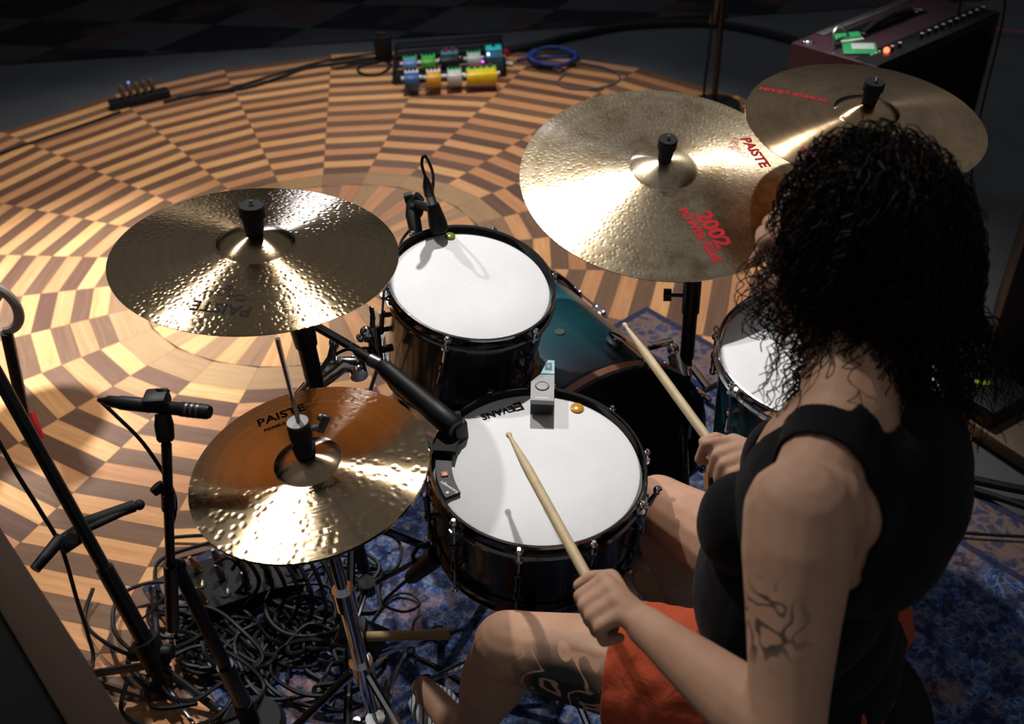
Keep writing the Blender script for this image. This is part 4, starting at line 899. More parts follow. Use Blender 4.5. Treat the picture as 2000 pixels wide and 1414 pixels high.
cable_obj('guitar_cable', [P(1030, 128, z=0.006), P(1085, 132, z=0.006), P(1105, 140, z=0.006), P(1090, 160, z=0.006), P(1110, 172, z=0.006), P(1160, 173, z=0.006), P(1205, 160, z=0.006), P(1208, 145, z=0.006), P(1180, 132, z=0.006), P(1130, 122, z=0.006)], 0.005, M_cablegrey, 'thin grey cable lying in a loose loop near the blue coil')
solo(MB().cyl(P(985, 123, z=0.014), P(1002, 125, z=0.014), 0.010, n=12), 'cable_plug', M_white, 'white cable plug lying right of the pedalboard', 'plug')
cable_obj('stage_cable', [P(960, 110, z=0.0), P(1040, 92, z=0.0), P(1120, 72, z=0.0), P(1230, 52, z=0.0), P(1380, 47, z=0.0), P(1480, 62, z=0.0), P(1560, 84, z=0.0), P(1640, 120, z=0.0)], 0.028, M_cable, 'thick black cable bundle across the grey floor strip')
cable_obj('stage_cable', [P(985, 96, z=0.0), P(1080, 78, z=0.0), P(1180, 56, z=0.0), P(1290, 38, z=0.0), P(1420, 30, z=0.0)], 0.014, M_cable, 'thinner black cable behind the thick bundle')

# ================================================================== AMPLIFIER
ZT = 0.66
aA_, aB_, aC_ = P(1537, 85, z=ZT), P(1707, 129, z=ZT), P(1950, 22, z=ZT)
u_ = (aC_ - aB_); LW = u_.length; u_ = u_.normalized(); w_ = Vector((-u_.y, u_.x, 0)); DW = abs((aA_ - aB_).dot(w_))
Mam = Matrix.Identity(4)
for i, v in enumerate((u_, w_, up)):
    for j in range(3): Mam[j][i] = v[j]
M_tolex = plain('burgundy_tolex', (0.050, 0.014, 0.022), 0.42, bump=(600, 0.5, 0.0008)); M_grille = plain('black_grille_cloth', (0.005, 0.0045, 0.0045), 0.9, Specular_IOR_Level=0.1); M_panel = plain('control_panel_black', (0.010, 0.010, 0.011), 0.3)
Mam.translation = Vector((aB_.x, aB_.y, 0)) + u_ * (LW / 2) + w_ * (DW / 2)
t = thing('guitar_amplifier', 'burgundy guitar combo amplifier with chrome knobs at the top right', 'amplifier', M=Mam)
HA = 0.48; z0_ = ZT - HA
cb = MB().box((0, 0.02, z0_ + HA / 2), (LW, DW - 0.04, HA), None, 0.008).build('cabinet', M_tolex, t)
MB().box((0, -DW / 2 + 0.035, ZT - 0.012), (LW - 0.02, 0.09, 0.03), None, 0.004).build('control_panel', M_panel, t)
MB().box((0, -DW / 2 - 0.002, z0_ + HA * 0.42), (LW - 0.03, 0.02, HA * 0.80), None, 0.004).build('grille', M_grille, t)
for sx in (-1, 1): MB().box((sx * (LW / 2 - 0.008), -DW / 2 + 0.02, z0_ + HA / 2), (0.018, 0.06, HA), None, 0.004).build('side_board', M_tolex, t)
for k in range(14):
    if k in (2, 3): continue
    x = -LW * 0.30 + k * LW * 0.057
    kb = MB().cyl((x, -DW / 2 + 0.035, ZT), (x, -DW / 2 + 0.035, ZT + 0.016), 0.0075, 0.006, n=12).build('knob', M_blackmatte, t)
    MB().cyl((x, -DW / 2 + 0.035, ZT + 0.016), (x, -DW / 2 + 0.035, ZT + 0.019), 0.0055, n=12).build('knob_cap', M_white, kb)  # white cap colour stands in for the glint on chrome
for k in range(3): MB().cyl((-LW * 0.42 + 0.02 * k, -DW / 2 + 0.05, ZT), (-LW * 0.42 + 0.02 * k, -DW / 2 + 0.05, ZT + 0.010), 0.004, n=8).build('switch', M_white, t)
tt = NT('pilot_lamp_red'); tt.bs(Base_Color=(0.8, 0.05, 0.02, 1), Emission_Color=(1, 0.10, 0.04, 1), Emission_Strength=5)
MB().ball((-LW * 0.335, -DW / 2 + 0.038, ZT + 0.010), 0.0095, 8).build('pilot_lamp', tt.m, t)
MB().box((0.0, DW * 0.16, ZT + 0.001), (LW * 0.55, 0.085, 0.004), None, 0.001).build('handle_recess', M_grille, t)
hd = MB().tube([(-LW * 0.20, DW * 0.10, ZT + 0.006), (-LW * 0.12, DW * 0.10, ZT + 0.022), (0, DW * 0.10, ZT + 0.030), (LW * 0.14, DW * 0.10, ZT + 0.022), (LW * 0.22, DW * 0.10, ZT + 0.006)], [0.008, 0.012, 0.013, 0.012, 0.008], 8).build('handle', M_rubber, t)
for sx in (-1, 1):
    for k in range(2): MB().box((-LW * 0.22 + (0 if sx < 0 else LW * 0.46) - k * 0.028, DW * 0.10, ZT + 0.008), (0.014, 0.034, 0.010), None, 0.002).build('handle_bracket', M_chrome, hd)
MB().lathe([(0.0004, 0.010), (0.012, 0.009), (0.018, 0.005), (0.020, 0.0)], 20, M=Matrix.Translation((-LW * 0.45, DW * 0.36, ZT))).build('foot_cup', M_chrome, t)
MB().box((0.02, DW * 0.42, ZT + 0.002), (LW * 0.72, 0.035, 0.004), None, 0.001).build('rear_strip', M_steel, t)
for sx in (-1, 1):
    for sy in (-1, 1): MB().cyl((sx * LW * 0.42, sy * DW * 0.3 + 0.01, 0.0), (sx * LW * 0.42, sy * DW * 0.3 + 0.01, z0_), 0.02, n=12).build('leg', M_black, t)
pk = Mam @ Vector((-LW * 0.40, -DW * 0.05, ZT + 0.004))
M_green = plain('packet_green', (0.03, 0.42, 0.13), 0.35); M_pwhite = plain('packet_white', (0.6, 0.66, 0.6), 0.35)
t = thing('string_packet', 'green and white packet lying on the amplifier corner', 'packet', M=Matrix.Translation(pk) @ Matrix.Rotation(R_(-12), 4, 'Z') @ Matrix.Rotation(R_(10), 4, 'X'))
MB().box((0.03, -0.02, 0.006), (0.105, 0.07, 0.012), None, 0.002).build('wrapper', M_green, t)
MB().box((0.04, -0.012, 0.0125), (0.070, 0.035, 0.002), None, 0.0005).box((0.01, 0.024, 0.014), (0.075, 0.012, 0.004), Matrix.Rotation(0.3, 3, 'Z'), 0.001).build('label_print', M_pwhite, t)
MB().box((-0.005, 0.045, 0.014), (0.085, 0.035, 0.014), Matrix.Rotation(0.25, 3, 'Z'), 0.003).build('inner_packet', M_green, t)
MB().tube(smoothpath([(-0.05, -0.03, 0.0), (-0.055, 0.01, 0.045), (-0.03, 0.04, 0.055), (0.0, 0.035, 0.02)], 30), 0.004, 8).build('strap', M_steel, t)
cable_obj('guitar_cable', [Mam @ Vector((LW * 0.22, -DW / 2 + 0.035, ZT + 0.01)), Mam @ Vector((LW * 0.24, -DW / 2 + 0.035, ZT + 0.10)), Mam @ Vector((LW * 0.36, -DW / 2 - 0.01, ZT + 0.13)), Mam @ Vector((LW * 0.44, -DW / 2 - 0.04, ZT + 0.02)), Mam @ Vector((LW * 0.45, -DW / 2 - 0.05, 0.3)), Mam @ Vector((LW * 0.46, -DW / 2 - 0.08, 0.01))], 0.0035, M_cable, 'cable plugged into the amplifier control panel')
# microphone stand in front of the amplifier
t = thing('microphone_stand', 'black straight microphone stand standing at the far right edge of the parquet', 'microphone stand', P(1393, 215, z=0.0))
q0 = P(1393, 215, z=0.0); q0.z = 0.0
MB().cyl(q0 + up * 0.03, q0 + Vector((0.01, 0.0, 1.35)), 0.013, n=14).build('tube', M_black, t, world=True)
MB().cyl(q0, q0 + up * 0.03, 0.13, 0.12, n=32).build('base', M_black, t, world=True)
MB().cyl(q0 + Vector((-0.035, 0.0, 0.40)), q0 + Vector((-0.005, 0, 0.62)), 0.016, 0.013, n=12).build('stick_bag', M_panelwood, t, world=True)
MB().ball(q0 + Vector((0.05, 0, 0.58)), (0.03, 0.02, 0.05), 8).build('knob', M_blackmatte, t, world=True)
cable_obj('microphone_cable', [q0 + Vector((-0.05, 0.0, 0.006)), q0 + Vector((-0.048, 0.0, 0.15)), q0 + Vector((-0.040, -0.01, 0.4)), q0 + Vector((-0.035, 0, 0.8)), q0 + Vector((-0.03, 0, 1.2))], 0.0065, M_cable, 'black cable hanging along the far microphone stand')

# ================================================================== CABLE HEAP AND STAGE BOX UNDER THE HI-HAT
sb = P(480, 1125, z=0.04); sbm = Matrix.Translation((sb.x, sb.y, RUGZ)) @ Matrix.Rotation(R_(20), 4, 'Z')
t = thing('stage_box', 'black stage box with rows of metal connectors under the hi-hat', 'stage box', M=sbm)
MB().box((0, 0, 0.025), (0.26, 0.16, 0.05), None, 0.006).build('case', M_rubber, t)
for i in range(5):
    for j in range(3):
        x, y = -0.10 + 0.05 * i, -0.05 + 0.05 * j
        c_ = MB().cyl((x, y, 0.05), (x, y, 0.054), 0.0125, n=16).build('socket', M_blackchrome, t)
        if (i + j) % 3 != 1:
            MB().multi((x, y, 0.054), (x + 0.004 * (i - 2), y - 0.004, 0.105), [(0, 0.0095), (0.55, 0.0095), (0.6, 0.008), (1, 0.004)], 12).build('plug', M_gold if (i + 2 * j) % 4 == 0 else M_gunmetal, c_)
rnd = random.Random(11)
for k in range(22):
    c0x, c0y = rnd.uniform(330, 680), rnd.uniform(1085, 1330)
    pts = []; r0 = rnd.uniform(40, 120); a0 = rnd.uniform(0, 6.28); turns = rnd.uniform(0.8, 2.4); dx, dy = rnd.uniform(-30, 30), rnd.uniform(-15, 25)
    N = int(turns * 8)
    for i in range(N + 1):
        a = a0 + i / 8 * 6.283; r = r0 * (0.75 + 0.5 * rnd.random())
        pts.append(P(c0x + dx * i / 4 + r * math.cos(a), min(1440, c0y + dy * i / 4 + r * 0.75 * math.sin(a)), z=rnd.uniform(0.012, 0.07 if k % 2 else 0.03)))
    cable_obj('audio_cable', pts, 0.0050, M_cable, 'black audio cable in the tangled heap under the hi-hat', group='black cables heaped under the hi-hat', n=140, sides=6)
for k in range(8):
    pts = [P(430 + 22 * k + rnd.uniform(-10, 10), 1100 + rnd.uniform(-12, 14), z=0.13), P(450 + 25 * k, 1090, z=0.17), P(480 + 26 * k, 1130 + 8 * k, z=0.10), P(440 + 30 * k, 1180 + 10 * k, z=0.03), P(380 + 30 * k, 1240, z=0.015), P(420 + 20 * k, 1330, z=0.015)]
    cable_obj('audio_cable', pts, 0.0050, M_cable, 'black audio cable leaving the stage box under the hi-hat', group='cables plugged into the stage box', n=80, sides=6)
# cables by the snare stand
cable_obj('audio_cable', [P(700, 1080, z=0.2), P(730, 1040, z=0.1), P(780, 1060, z=0.02), P(770, 1110, z=0.015), P(700, 1120, z=0.015)], 0.0036, M_cable, 'black cable curling behind the hi-hat stand')
cable_obj('audio_cable', [P(300, 1190, z=0.015), P(420, 1220, z=0.02), P(560, 1300, z=0.02), P(660, 1285, z=0.02), P(760, 1265, z=0.02), P(830, 1290, z=0.015), P(900, 1330, z=0.015)], 0.004, M_cable, 'black cable crossing the rug in front of the hi-hat stand')
pj = thing('jack_adapter', 'silver jack adapter lying among the cables at the lower left', 'adapter', P(350, 1370, z=0.0))
MB().multi(P(312, 1330, z=0.03), P(368, 1400, z=0.03), [(0, 0.004), (0.02, 0.006), (0.3, 0.006), (0.31, 0.009), (0.75, 0.009), (0.76, 0.006), (1, 0.005)], 14).build('body', M_steel, pj, world=True)
MB().multi(P(368, 1400, z=0.03), P(378, 1414, z=0.03), [(0, 0.005), (1, 0.0045)], 10).build('tip', M_chrome, pj, world=True)

# ================================================================== LEFT FOREGROUND CABINET, HEADPHONES, RIGHT SIDE
e0, e1 = P(0, 1030, z=0.85), P(250, 1414, z=0.85); eu = (e1 - e0).normalized(); ev = Vector((eu.y, -eu.x, 0))
if ev.x > 0: ev = -ev
Mc = Matrix.Identity(4); w3 = up.cross(eu)
for i, v in enumerate((eu, w3, up)):
    for j in range(3): Mc[j][i] = v[j]
sgn = 1 if w3.dot(ev) > 0 else -1
Mc.translation = Vector((e0.x, e0.y, 0)) - eu * 0.25
t = thing('wooden_cabinet', 'dark brown wooden cabinet in the lower left foreground', 'cabinet', M=Mc)
LC = 0.85; WC = 0.40
MB().box((LC / 2, sgn * WC / 2, 0.42), (LC, WC, 0.84), None, 0.004).build('body', M_cabwood, t)
for y in (0.025, WC - 0.025): MB().box((LC / 2, sgn * y, 0.845), (LC, 0.05, 0.02), None, 0.003).build('top_rail', M_cabwood, t)
MB().box((LC / 2, sgn * WC / 2, 0.841), (LC - 0.02, WC - 0.10, 0.010), None, 0.002).build('top_cloth', M_grille, t)
t = thing('headphones', 'beige headphones hanging at the left frame edge', 'headphones', P(5, 600, z=0.75))
M_beige = plain('beige_leather', (0.42, 0.33, 0.26), 0.5); hc_ = P(-8, 605, z=0.78)
MB().tube([hc_ + Vector((0.040 * math.cos(a), 0.004, 0.052 * math.sin(a) + 0.0)) for a in [R_(-95 + 10 * k) for k in range(22)]], 0.010, 10).build('headband', M_beige, t, world=True)
MB().ball(hc_ + Vector((-0.004, 0.0, 0.035)), (0.030, 0.022, 0.022), 8).build('ear_cup', M_white, t, world=True)
MB().cyl(hc_ + Vector((0, 0.0, -0.055)), hc_ + Vector((-0.05, 0.0, -0.30)), 0.012, n=10).build('hanger', M_black, t, world=True)
# right: dark loudspeaker cabinet, music case and panel
cp_ = P(1990, 420, z=0.55)
t = thing('speaker_cabinet', 'black loudspeaker cabinet in the dark behind the drummer', 'loudspeaker', (1.66, 2.12, 0.0))
MB().box((1.66, 2.12, 0.36), (0.50, 0.45, 0.66), Matrix.Rotation(R_(-30), 3, 'Z'), 0.015).build('cabinet', M_blackmatte, t, world=True)
for sx in (-1, 1):
    for sy in (-1, 1):
        d_ = Matrix.Rotation(R_(-30), 3, 'Z') @ Vector((sx * 0.24, sy * 0.215, 0))
        MB().ball(Vector((1.66, 2.12, 0.685)) + d_, (0.016, 0.016, 0.012), 6).build('corner', M_chrome, t, world=True)
        MB().cyl(Vector((1.66, 2.12, 0.0)) + d_ * 0.85, Vector((1.66, 2.12, 0.03)) + d_ * 0.85, 0.02, n=10).build('foot', M_rubber, t, world=True)
bx0 = P(1965, 855, z=0.02)
t = thing('plywood_sheet', 'brown wooden board lying at the right frame edge', 'board', M=Matrix.Translation((bx0.x + 0.10, bx0.y + 0.03, 0.0)) @ Matrix.Rotation(R_(28), 4, 'Z'))
MB().box((0, 0, 0.02), (0.30, 0.22, 0.04), None, 0.003).build('board', M_panelwood, t)
MB().box((0, -0.112, 0.02), (0.30, 0.006, 0.045), None, 0.001).build('edging', M_cabwood, t)
fp = P(1918, 748, z=0.10)
t = thing('floor_wedge', 'small black floor unit with a yellow sticker right of the drummer', 'floor unit', (fp.x, fp.y, 0))
MB().box((fp.x, fp.y, 0.05), (0.16, 0.20, 0.10), Matrix.Rotation(0.5, 3, 'Z'), 0.008).build('case', M_blackmatte, t, world=True)
tt = plain('yellow_sticker', (0.65, 0.70, 0.02), 0.5); MB().box((fp.x, fp.y, 0.1015), (0.035, 0.016, 0.002), Matrix.Rotation(-0.2, 3, 'Z')).build('sticker', tt, t, world=True)
for k, (pts, r) in enumerate([([(1890, 935), (1960, 950), (2040, 965)], 0.012), ([(1880, 950), (1950, 972), (2040, 1002)], 0.009), ([(1800, 1030), (1900, 1042), (2040, 1050)], 0.004)]):
    cable_obj('stage_cable', [P(a_, b_, z=0.02) for a_, b_ in pts], r, M_cable, ['thickest black cable leaving at the right edge over the rug border', 'medium black cable below the thickest one at the right edge', 'thin black cable lying on the rug at the right edge'][k])
cable_obj('guitar_cable', [P(1935, 58, z=0.01), P(1970, 60, z=0.01), P(2020, 66, z=0.01)], 0.005, plain('pink_cable', (0.45, 0.05, 0.16), 0.4), 'pink cable at the top right frame edge')
#@@SECTION
# ================================================================== DRUM THRONE
PC = Vector((0.415, 0.815, 0.565)); FD = Vector((-0.78, 0.626, 0)).normalized(); LF = Vector((-FD.y, FD.x, 0)); UP = Vector((0, 0, 1))
base = Vector((PC.x + 0.01, PC.y - 0.01, RUGZ))
t = thing('drum_throne', 'round black padded drum stool under the drummer', 'stool', base)
MB().lathe([(0.0005, 0.395), (0.15, 0.395), (0.170, 0.410), (0.176, 0.435), (0.172, 0.462), (0.155, 0.475), (0.0005, 0.470)], 40).build('seat', M_rubber, t)
MB().cyl((0, 0, 0.15), (0, 0, 0.40), 0.016, n=14).build('post', M_chrome, t)
tripod(t, base, 0.28, 0.9, 0.24, M_chrome, 0.010)


# ================================================================== THE DRUMMER
SEG = []      # (label, a, b, ra, rb)
ELL = []      # (label, centre, axes 3x3 rows, radii)
def cap(lab, a, b, ra, rb): SEG.append((lab, Vector(a), Vector(b), ra, rb))
def ell(lab, c, ax, r): ELL.append((lab, Vector(c), ax, r))
TA = (FD, LF, UP)
Lhip, Rhip = PC + LF * 0.085, PC - LF * 0.085
Lknee, Rknee = Vector((-0.035, 0.888, 0.535)), Vector((0.248, 1.185, 0.512))
Lank, Rank = Vector((-0.125, 0.985, 0.14)), Vector((0.335, 1.250, 0.12)); Ltoe, Rtoe = Vector((-0.225, 1.125, 0.085)), Vector((0.26, 1.375, 0.075))
Lsh, Rsh = Vector((0.285, 0.660, 1.045)), Vector((0.472, 0.925, 0.985))
Lel, Rel = P(1535, 1445, d=0.935), Vector((0.565, 1.06, 0.82))
Lwr, Rwr = P(1262, 1224, d=1.13), P(1500, 905, d=1.34)
ell('torso', (0.380, 0.785, 0.935), TA, (0.108, 0.145, 0.155)); ell('torso', (0.358, 0.800, 0.77), TA, (0.112, 0.130, 0.16))
ell('pelvis', PC, TA, (0.112, 0.155, 0.110)); ell('torso', PC + Vector((-0.025, 0, 0.08)), TA, (0.110, 0.140, 0.11))
ell('torso', Vector((0.435, 0.775, 0.925)), TA, (0.088, 0.125, 0.150)); ell('torso', Vector((0.385, 0.772, 1.00)), TA, (0.080, 0.150, 0.075))
for s in (-1, 1): ell('torso', Vector((0.380, 0.785, 0.895)) + FD * 0.082 + LF * 0.062 * s, TA, (0.055, 0.058, 0.058))
NB = Vector((0.372, 0.785, 1.055))
HC = Vector((0.392, 0.928, 1.188)); HF = Vector((-0.85, 0.50, -0.20)).normalized(); HL = UP.cross(HF).normalized(); HU = HF.cross(HL).normalized(); HA_ = (HF, HL, HU)
cap('neck', NB, HC - HU * 0.06 - HF * 0.012, 0.056, 0.050); cap('torso', NB + LF * 0.03, Lsh + Vector((0.01, 0.01, -0.01)), 0.050, 0.046); cap('torso', NB - LF * 0.03, Rsh + Vector((-0.01, -0.01, -0.01)), 0.050, 0.046)
# arms
def limb(lab, a, b, prof):
    a = Vector(a); b = Vector(b)
    for (t0, r0), (t1, r1) in zip(prof, prof[1:]): cap(lab, a.lerp(b, t0), a.lerp(b, t1), r0, r1)
limb('arm', Lsh, Lel, [(0, 0.057), (0.2, 0.056), (0.5, 0.047), (0.8, 0.040), (1, 0.038)]); limb('arm', Lel, Lwr, [(0, 0.038), (0.25, 0.042), (0.6, 0.034), (0.9, 0.026), (1, 0.025)])
limb('arm', Rsh, Rel, [(0, 0.057), (0.2, 0.055), (0.5, 0.047), (1, 0.038)]); limb('arm', Rel, Rwr, [(0, 0.038), (0.25, 0.042), (0.6, 0.034), (1, 0.025)])
cap('arm', Lsh + Vector((0.02, 0.012, -0.01)), Lsh + Vector((0.03, 0.03, -0.10)), 0.055, 0.05)
# legs
for lab, h, k, a, toe in (('thighL', Lhip, Lknee, Lank, Ltoe), ('thighR', Rhip, Rknee, Rank, Rtoe)):
    limb(lab, h, k, [(0, 0.098), (0.35, 0.088), (0.7, 0.070), (0.93, 0.058), (1, 0.056)])
    limb('shin', k, a, [(0, 0.054), (0.12, 0.054), (0.35, 0.056), (0.6, 0.045), (0.9, 0.034), (1, 0.034)])
    cap('foot', a - Vector((0, 0, 0.04)), toe, 0.038, 0.024)
# head
ell('head', HC + HU * 0.012 - HF * 0.01, HA_, (0.092, 0.075, 0.100)); ell('head', HC + HF * 0.035 - HU * 0.050, HA_, (0.055, 0.055, 0.062))
cap('head', HC + HF * 0.090 + HU * 0.010, HC + HF * 0.106 - HU * 0.018, 0.006, 0.0085); cap('head', HC + HF * 0.088 - HU * 0.032 + HL * 0.012, HC + HF * 0.088 - HU * 0.032 - HL * 0.012, 0.008, 0.008)
cap('head', HC + HF * 0.086 - HU * 0.060 + HL * 0.012, HC + HF * 0.086 - HU * 0.060 - HL * 0.012, 0.0085, 0.0085); cap('head', HC + HF * 0.070 - HU * 0.098 + HL * 0.008, HC + HF * 0.070 - HU * 0.098 - HL * 0.008, 0.017, 0.017)
for s in (-1, 1):
    cap('head', HC + HF * 0.078 + HU * 0.030 + HL * 0.038 * s, HC + HF * 0.086 + HU * 0.028 + HL * 0.012 * s, 0.011, 0.011)
    cap('head', HC + HF * 0.060 - HU * 0.020 + HL * 0.045 * s, HC + HF * 0.050 - HU * 0.030 + HL * 0.050 * s, 0.020, 0.018)
    cap('head', HC - HF * 0.010 + HU * 0.012 + HL * 0.078 * s, HC - HF * 0.006 - HU * 0.022 + HL * 0.076 * s, 0.014, 0.010)
# hands: metacarpals and curled fingers around the stick
def hand(wr, grip, axis, n_up, toward, spread=0.0185, index_open=0.0):
    """axis runs along the stick from thumb side to little finger side; n_up is the back of the hand; toward points away from the wrist"""
    a = axis.normalized(); t_ = (n_up - a * n_up.dot(a)).normalized(); s_ = (toward - a * toward.dot(a)); s_ = (s_ - t_ * s_.dot(t_)).normalized()
    scale = [(1.0), (1.06), (1.0), (0.86)]
    for i in range(4):
        c = grip + a * (0.004 + spread * i); k = scale[i]
        q = lambda s, t, x=0.0: c + s_ * (s * k) + t_ * (t * k) + a * x
        o = index_open if i == 0 else 0.0
        mcp, pip, dip, tip = q(-0.008, 0.030), q(0.026 + o, 0.017 + o * 0.3, -o * 0.6), q(0.020 + o, -0.014, -o), q(-0.006 + o, -0.017, -o)
        wb = wr + a * (i - 1.5) * 0.011
        cap('hand', wb, mcp, 0.0155, 0.0125 if i < 3 else 0.0115)
        cap('hand', mcp, pip, 0.0110 * (0.9 + 0.1 * k), 0.0090); cap('hand', pip, dip, 0.0090, 0.0080); cap('hand', dip, tip, 0.0080, 0.0070)
    c = grip; th0 = wr + a * (-0.020) - t_ * 0.004 + (grip - wr) * 0.25
    th1 = grip + s_ * -0.026 + t_ * 0.006 - a * 0.018; th2 = grip + s_ * 0.000 + t_ * 0.013 - a * 0.022; th3 = grip + s_ * 0.018 + t_ * 0.004 - a * 0.024
    cap('hand', th0, th1, 0.016, 0.0130); cap('hand', th1, th2, 0.0120, 0.0105); cap('hand', th2, th3, 0.0105, 0.0085)
    cap('hand', wr, grip + s_ * -0.012 + t_ * 0.018 + a * 0.012, 0.022, 0.014); cap('hand', wr, grip + s_ * -0.012 + t_ * 0.016 + a * 0.045, 0.021, 0.013)
tocam = lambda p: (CAMPOS - p).normalized()
hand(Lwr, LH, STd, tocam(LH) + Vector((0.3, -0.2, 0.3)), LH - Lwr)
hand(Rwr, RH, RTd, Vector((0.35, 0.15, 1.0)), RH - Rwr, index_open=0.008)

def body_mesh():
    b = MB()
    for lab, a, c, ra, rb in SEG:
        b.ball(a, ra, 8); b.ball(c, rb, 8)
        if (c - a).length > 1e-4: b.cyl(a, c, ra, rb, 16)
    for lab, c, ax, r in ELL:
        M = Matrix(((ax[0].x, ax[1].x, ax[2].x), (ax[0].y, ax[1].y, ax[2].y), (ax[0].z, ax[1].z, ax[2].z)))
        b.ball(c, r, 14, M)
    me = bpy.data.meshes.new('figure_rough'); me.from_pydata([tuple(v) for v in b.v], [], b.f)
    bm = bmesh.new(); bm.from_mesh(me); bmesh.ops.remove_doubles(bm, verts=bm.verts, dist=1e-7); bmesh.ops.recalc_face_normals(bm, faces=bm.faces); bm.to_mesh(me); bm.free()
    ob = bpy.data.objects.new('figure_rough', me); COL.objects.link(ob)
    md = ob.modifiers.new('r', 'REMESH'); md.mode = 'VOXEL'; md.voxel_size = 0.0034; md.use_smooth_shade = True
    sm = ob.modifiers.new('s', 'SMOOTH'); sm.factor = 0.5; sm.iterations = 9
    dg = bpy.context.evaluated_depsgraph_get(); out = bpy.data.meshes.new_from_object(ob.evaluated_get(dg))
    bpy.data.objects.remove(ob, do_unlink=True); return out
bme = body_mesh()
nv_ = len(bme.vertices); VC = np.empty(nv_ * 3); bme.vertices.foreach_get('co', VC); VC = VC.reshape(-1, 3)
VN = np.empty(nv_ * 3); bme.vertices.foreach_get('normal', VN); VN = VN.reshape(-1, 3)
labs = sorted({s[0] for s in SEG} | {e[0] for e in ELL}); dist = {l: np.full(nv_, 9.0) for l in labs}
for lab, a, c, ra, rb in SEG:
    a_ = np.array(a); d_ = np.array(c) - a_; L2 = max(d_ @ d_, 1e-9); tt_ = np.clip(((VC - a_) @ d_) / L2, 0, 1)
    dd = np.linalg.norm(VC - a_ - tt_[:, None] * d_, axis=1) - (ra + (rb - ra) * tt_); dist[lab] = np.minimum(dist[lab], dd)
for lab, c, ax, r in ELL:
    q = (VC - np.array(c)) @ np.array([list(x) for x in ax]).T; kk = np.linalg.norm(q / np.array(r), axis=1); dd = (kk - 1) * min(r) ; dist[lab] = np.minimum(dist[lab], dd)
LM = np.stack([dist[l] for l in labs]); lab_i = LM.argmin(0); LI = {l: i for i, l in enumerate(labs)}
PCn, LFn, FDn = np.array(PC), np.array(LF), np.array(FD)
lat = (VC - np.array((0.392, 0.775, 0))) @ LFn; fro = (VC - np.array((0.392, 0.775, 0))) @ FDn; zz = VC[:, 2]
def along(a, b): a = np.array(a); d = np.array(b) - a; return ((VC - a) @ d) / (d @ d)
is_ = lambda *ls: np.isin(lab_i, [LI[l] for l in ls])
torso_like = is_('torso', 'pelvis') | (is_('arm') & (np.abs(lat) < 0.118) & (zz > 0.85)) | (is_('neck') & (zz < 1.045) & (np.abs(lat) > 0.045)) | (is_('neck') & (zz < 1.075) & (fro < 0.02)) | is_('thighL', 'thighR') & (zz > 0.60) & (along(Lhip, Lknee) < 0.2)
hole = (np.abs(lat) > (0.112 - 0.02 * np.clip((zz - 0.95) / 0.1, 0, 1))) & (zz > 0.92 + 0.06 * (fro > 0.02))
scoop = (np.abs(lat) < 0.05) & (zz > 1.035 - 0.06 * (fro > 0.01)) & (fro > 0.01)
tank_v = torso_like & (zz > 0.535 - 0.04 * (fro < 0)) & ~hole & ~scoop
tL, tR = along(Lhip, Lknee), along(Rhip, Rknee)
short_v = (is_('pelvis') & (zz < 0.545)) | (is_('thighL') & (tL < 0.60)) | (is_('thighR') & (tR < 0.40))

M_skin = None
def skin_mat():
    t = NT('skin'); c = t.coord(); g = t.n('ShaderNodeNewGeometry').outputs['Position']
    n1 = t.noise(c, 18, 4, 0.6); n2 = t.noise(c, 220, 3, 0.6)
    base = t.ramp(n1, [(0.3, (0.50, 0.275, 0.175)), (0.7, (0.60, 0.345, 0.23))])
    def blob(center, r, scale, seed, thr):
        sb_ = t.n('ShaderNodeVectorMath', operation='DISTANCE'); t.t.links.new(g, sb_.inputs[0]); sb_.inputs[1].default_value = center
        inside = t.ramp(t.math('DIVIDE', sb_.outputs['Value'], r), [(0.55, (1, 1, 1)), (1.0, (0, 0, 0))])
        nn = t.noise(t.mapping(g, loc=(seed, seed * 0.7, 0)), scale, 1.5, 0.4, 0.6)
        ln = t.math('PINGPONG', t.math('MULTIPLY', nn, 5.0), 0.5)
        return t.math('MULTIPLY', inside, t.ramp(ln, [(thr, (1, 1, 1)), (thr + 0.06, (0, 0, 0))]))
    th = P(1085, 1385, z=0.555); ar = P(1500, 1215, d=0.93)
    ink = t.math('MAXIMUM', blob(tuple(th), 0.105, 16, 0.3, 0.36), t.math('MULTIPLY', blob(tuple(ar), 0.050, 30, 2.1, 0.12), 0.8))
    cc = t.mix(ink, base, (0.025, 0.026, 0.028))
    t.bs(Base_Color=cc, Roughness=0.58, Specular_IOR_Level=0.3, Subsurface_Weight=0.12, Subsurface_Radius=(0.01, 0.004, 0.002), Subsurface_Scale=0.6, Normal=t.bump(n2, 0.12, 0.0006)); return t.m
M_skin = skin_mat()
def cloth(name, col, fold=(40, 0.5, 0.004), rough=0.9):
    t = NT(name); c = t.coord(); n1 = t.noise(c, fold[0], 3, 0.5, 0.8); n2 = t.noise(c, 1200, 2)
    t.bs(Base_Color=t.ramp(n1, [(0.3, tuple(x * 0.85 for x in col)), (0.7, col)]), Roughness=rough, Specular_IOR_Level=0.15, Sheen_Weight=0.05, Normal=t.bump(t.math('ADD', n1, t.math('MULTIPLY', n2, 0.08)), fold[1], fold[2])); return t.m
M_tank = cloth('black_jersey', (0.006, 0.006, 0.0065), (18, 0.5, 0.004)); M_short = cloth('rust_red_cotton', (0.52, 0.085, 0.035), (26, 0.7, 0.010))
person = thing('person', 'seated drummer with dark curly hair, black tank top and red shorts, holding two drumsticks', 'person', (PC.x, PC.y, RUGZ))
pinv = RM[person.name].inverted()
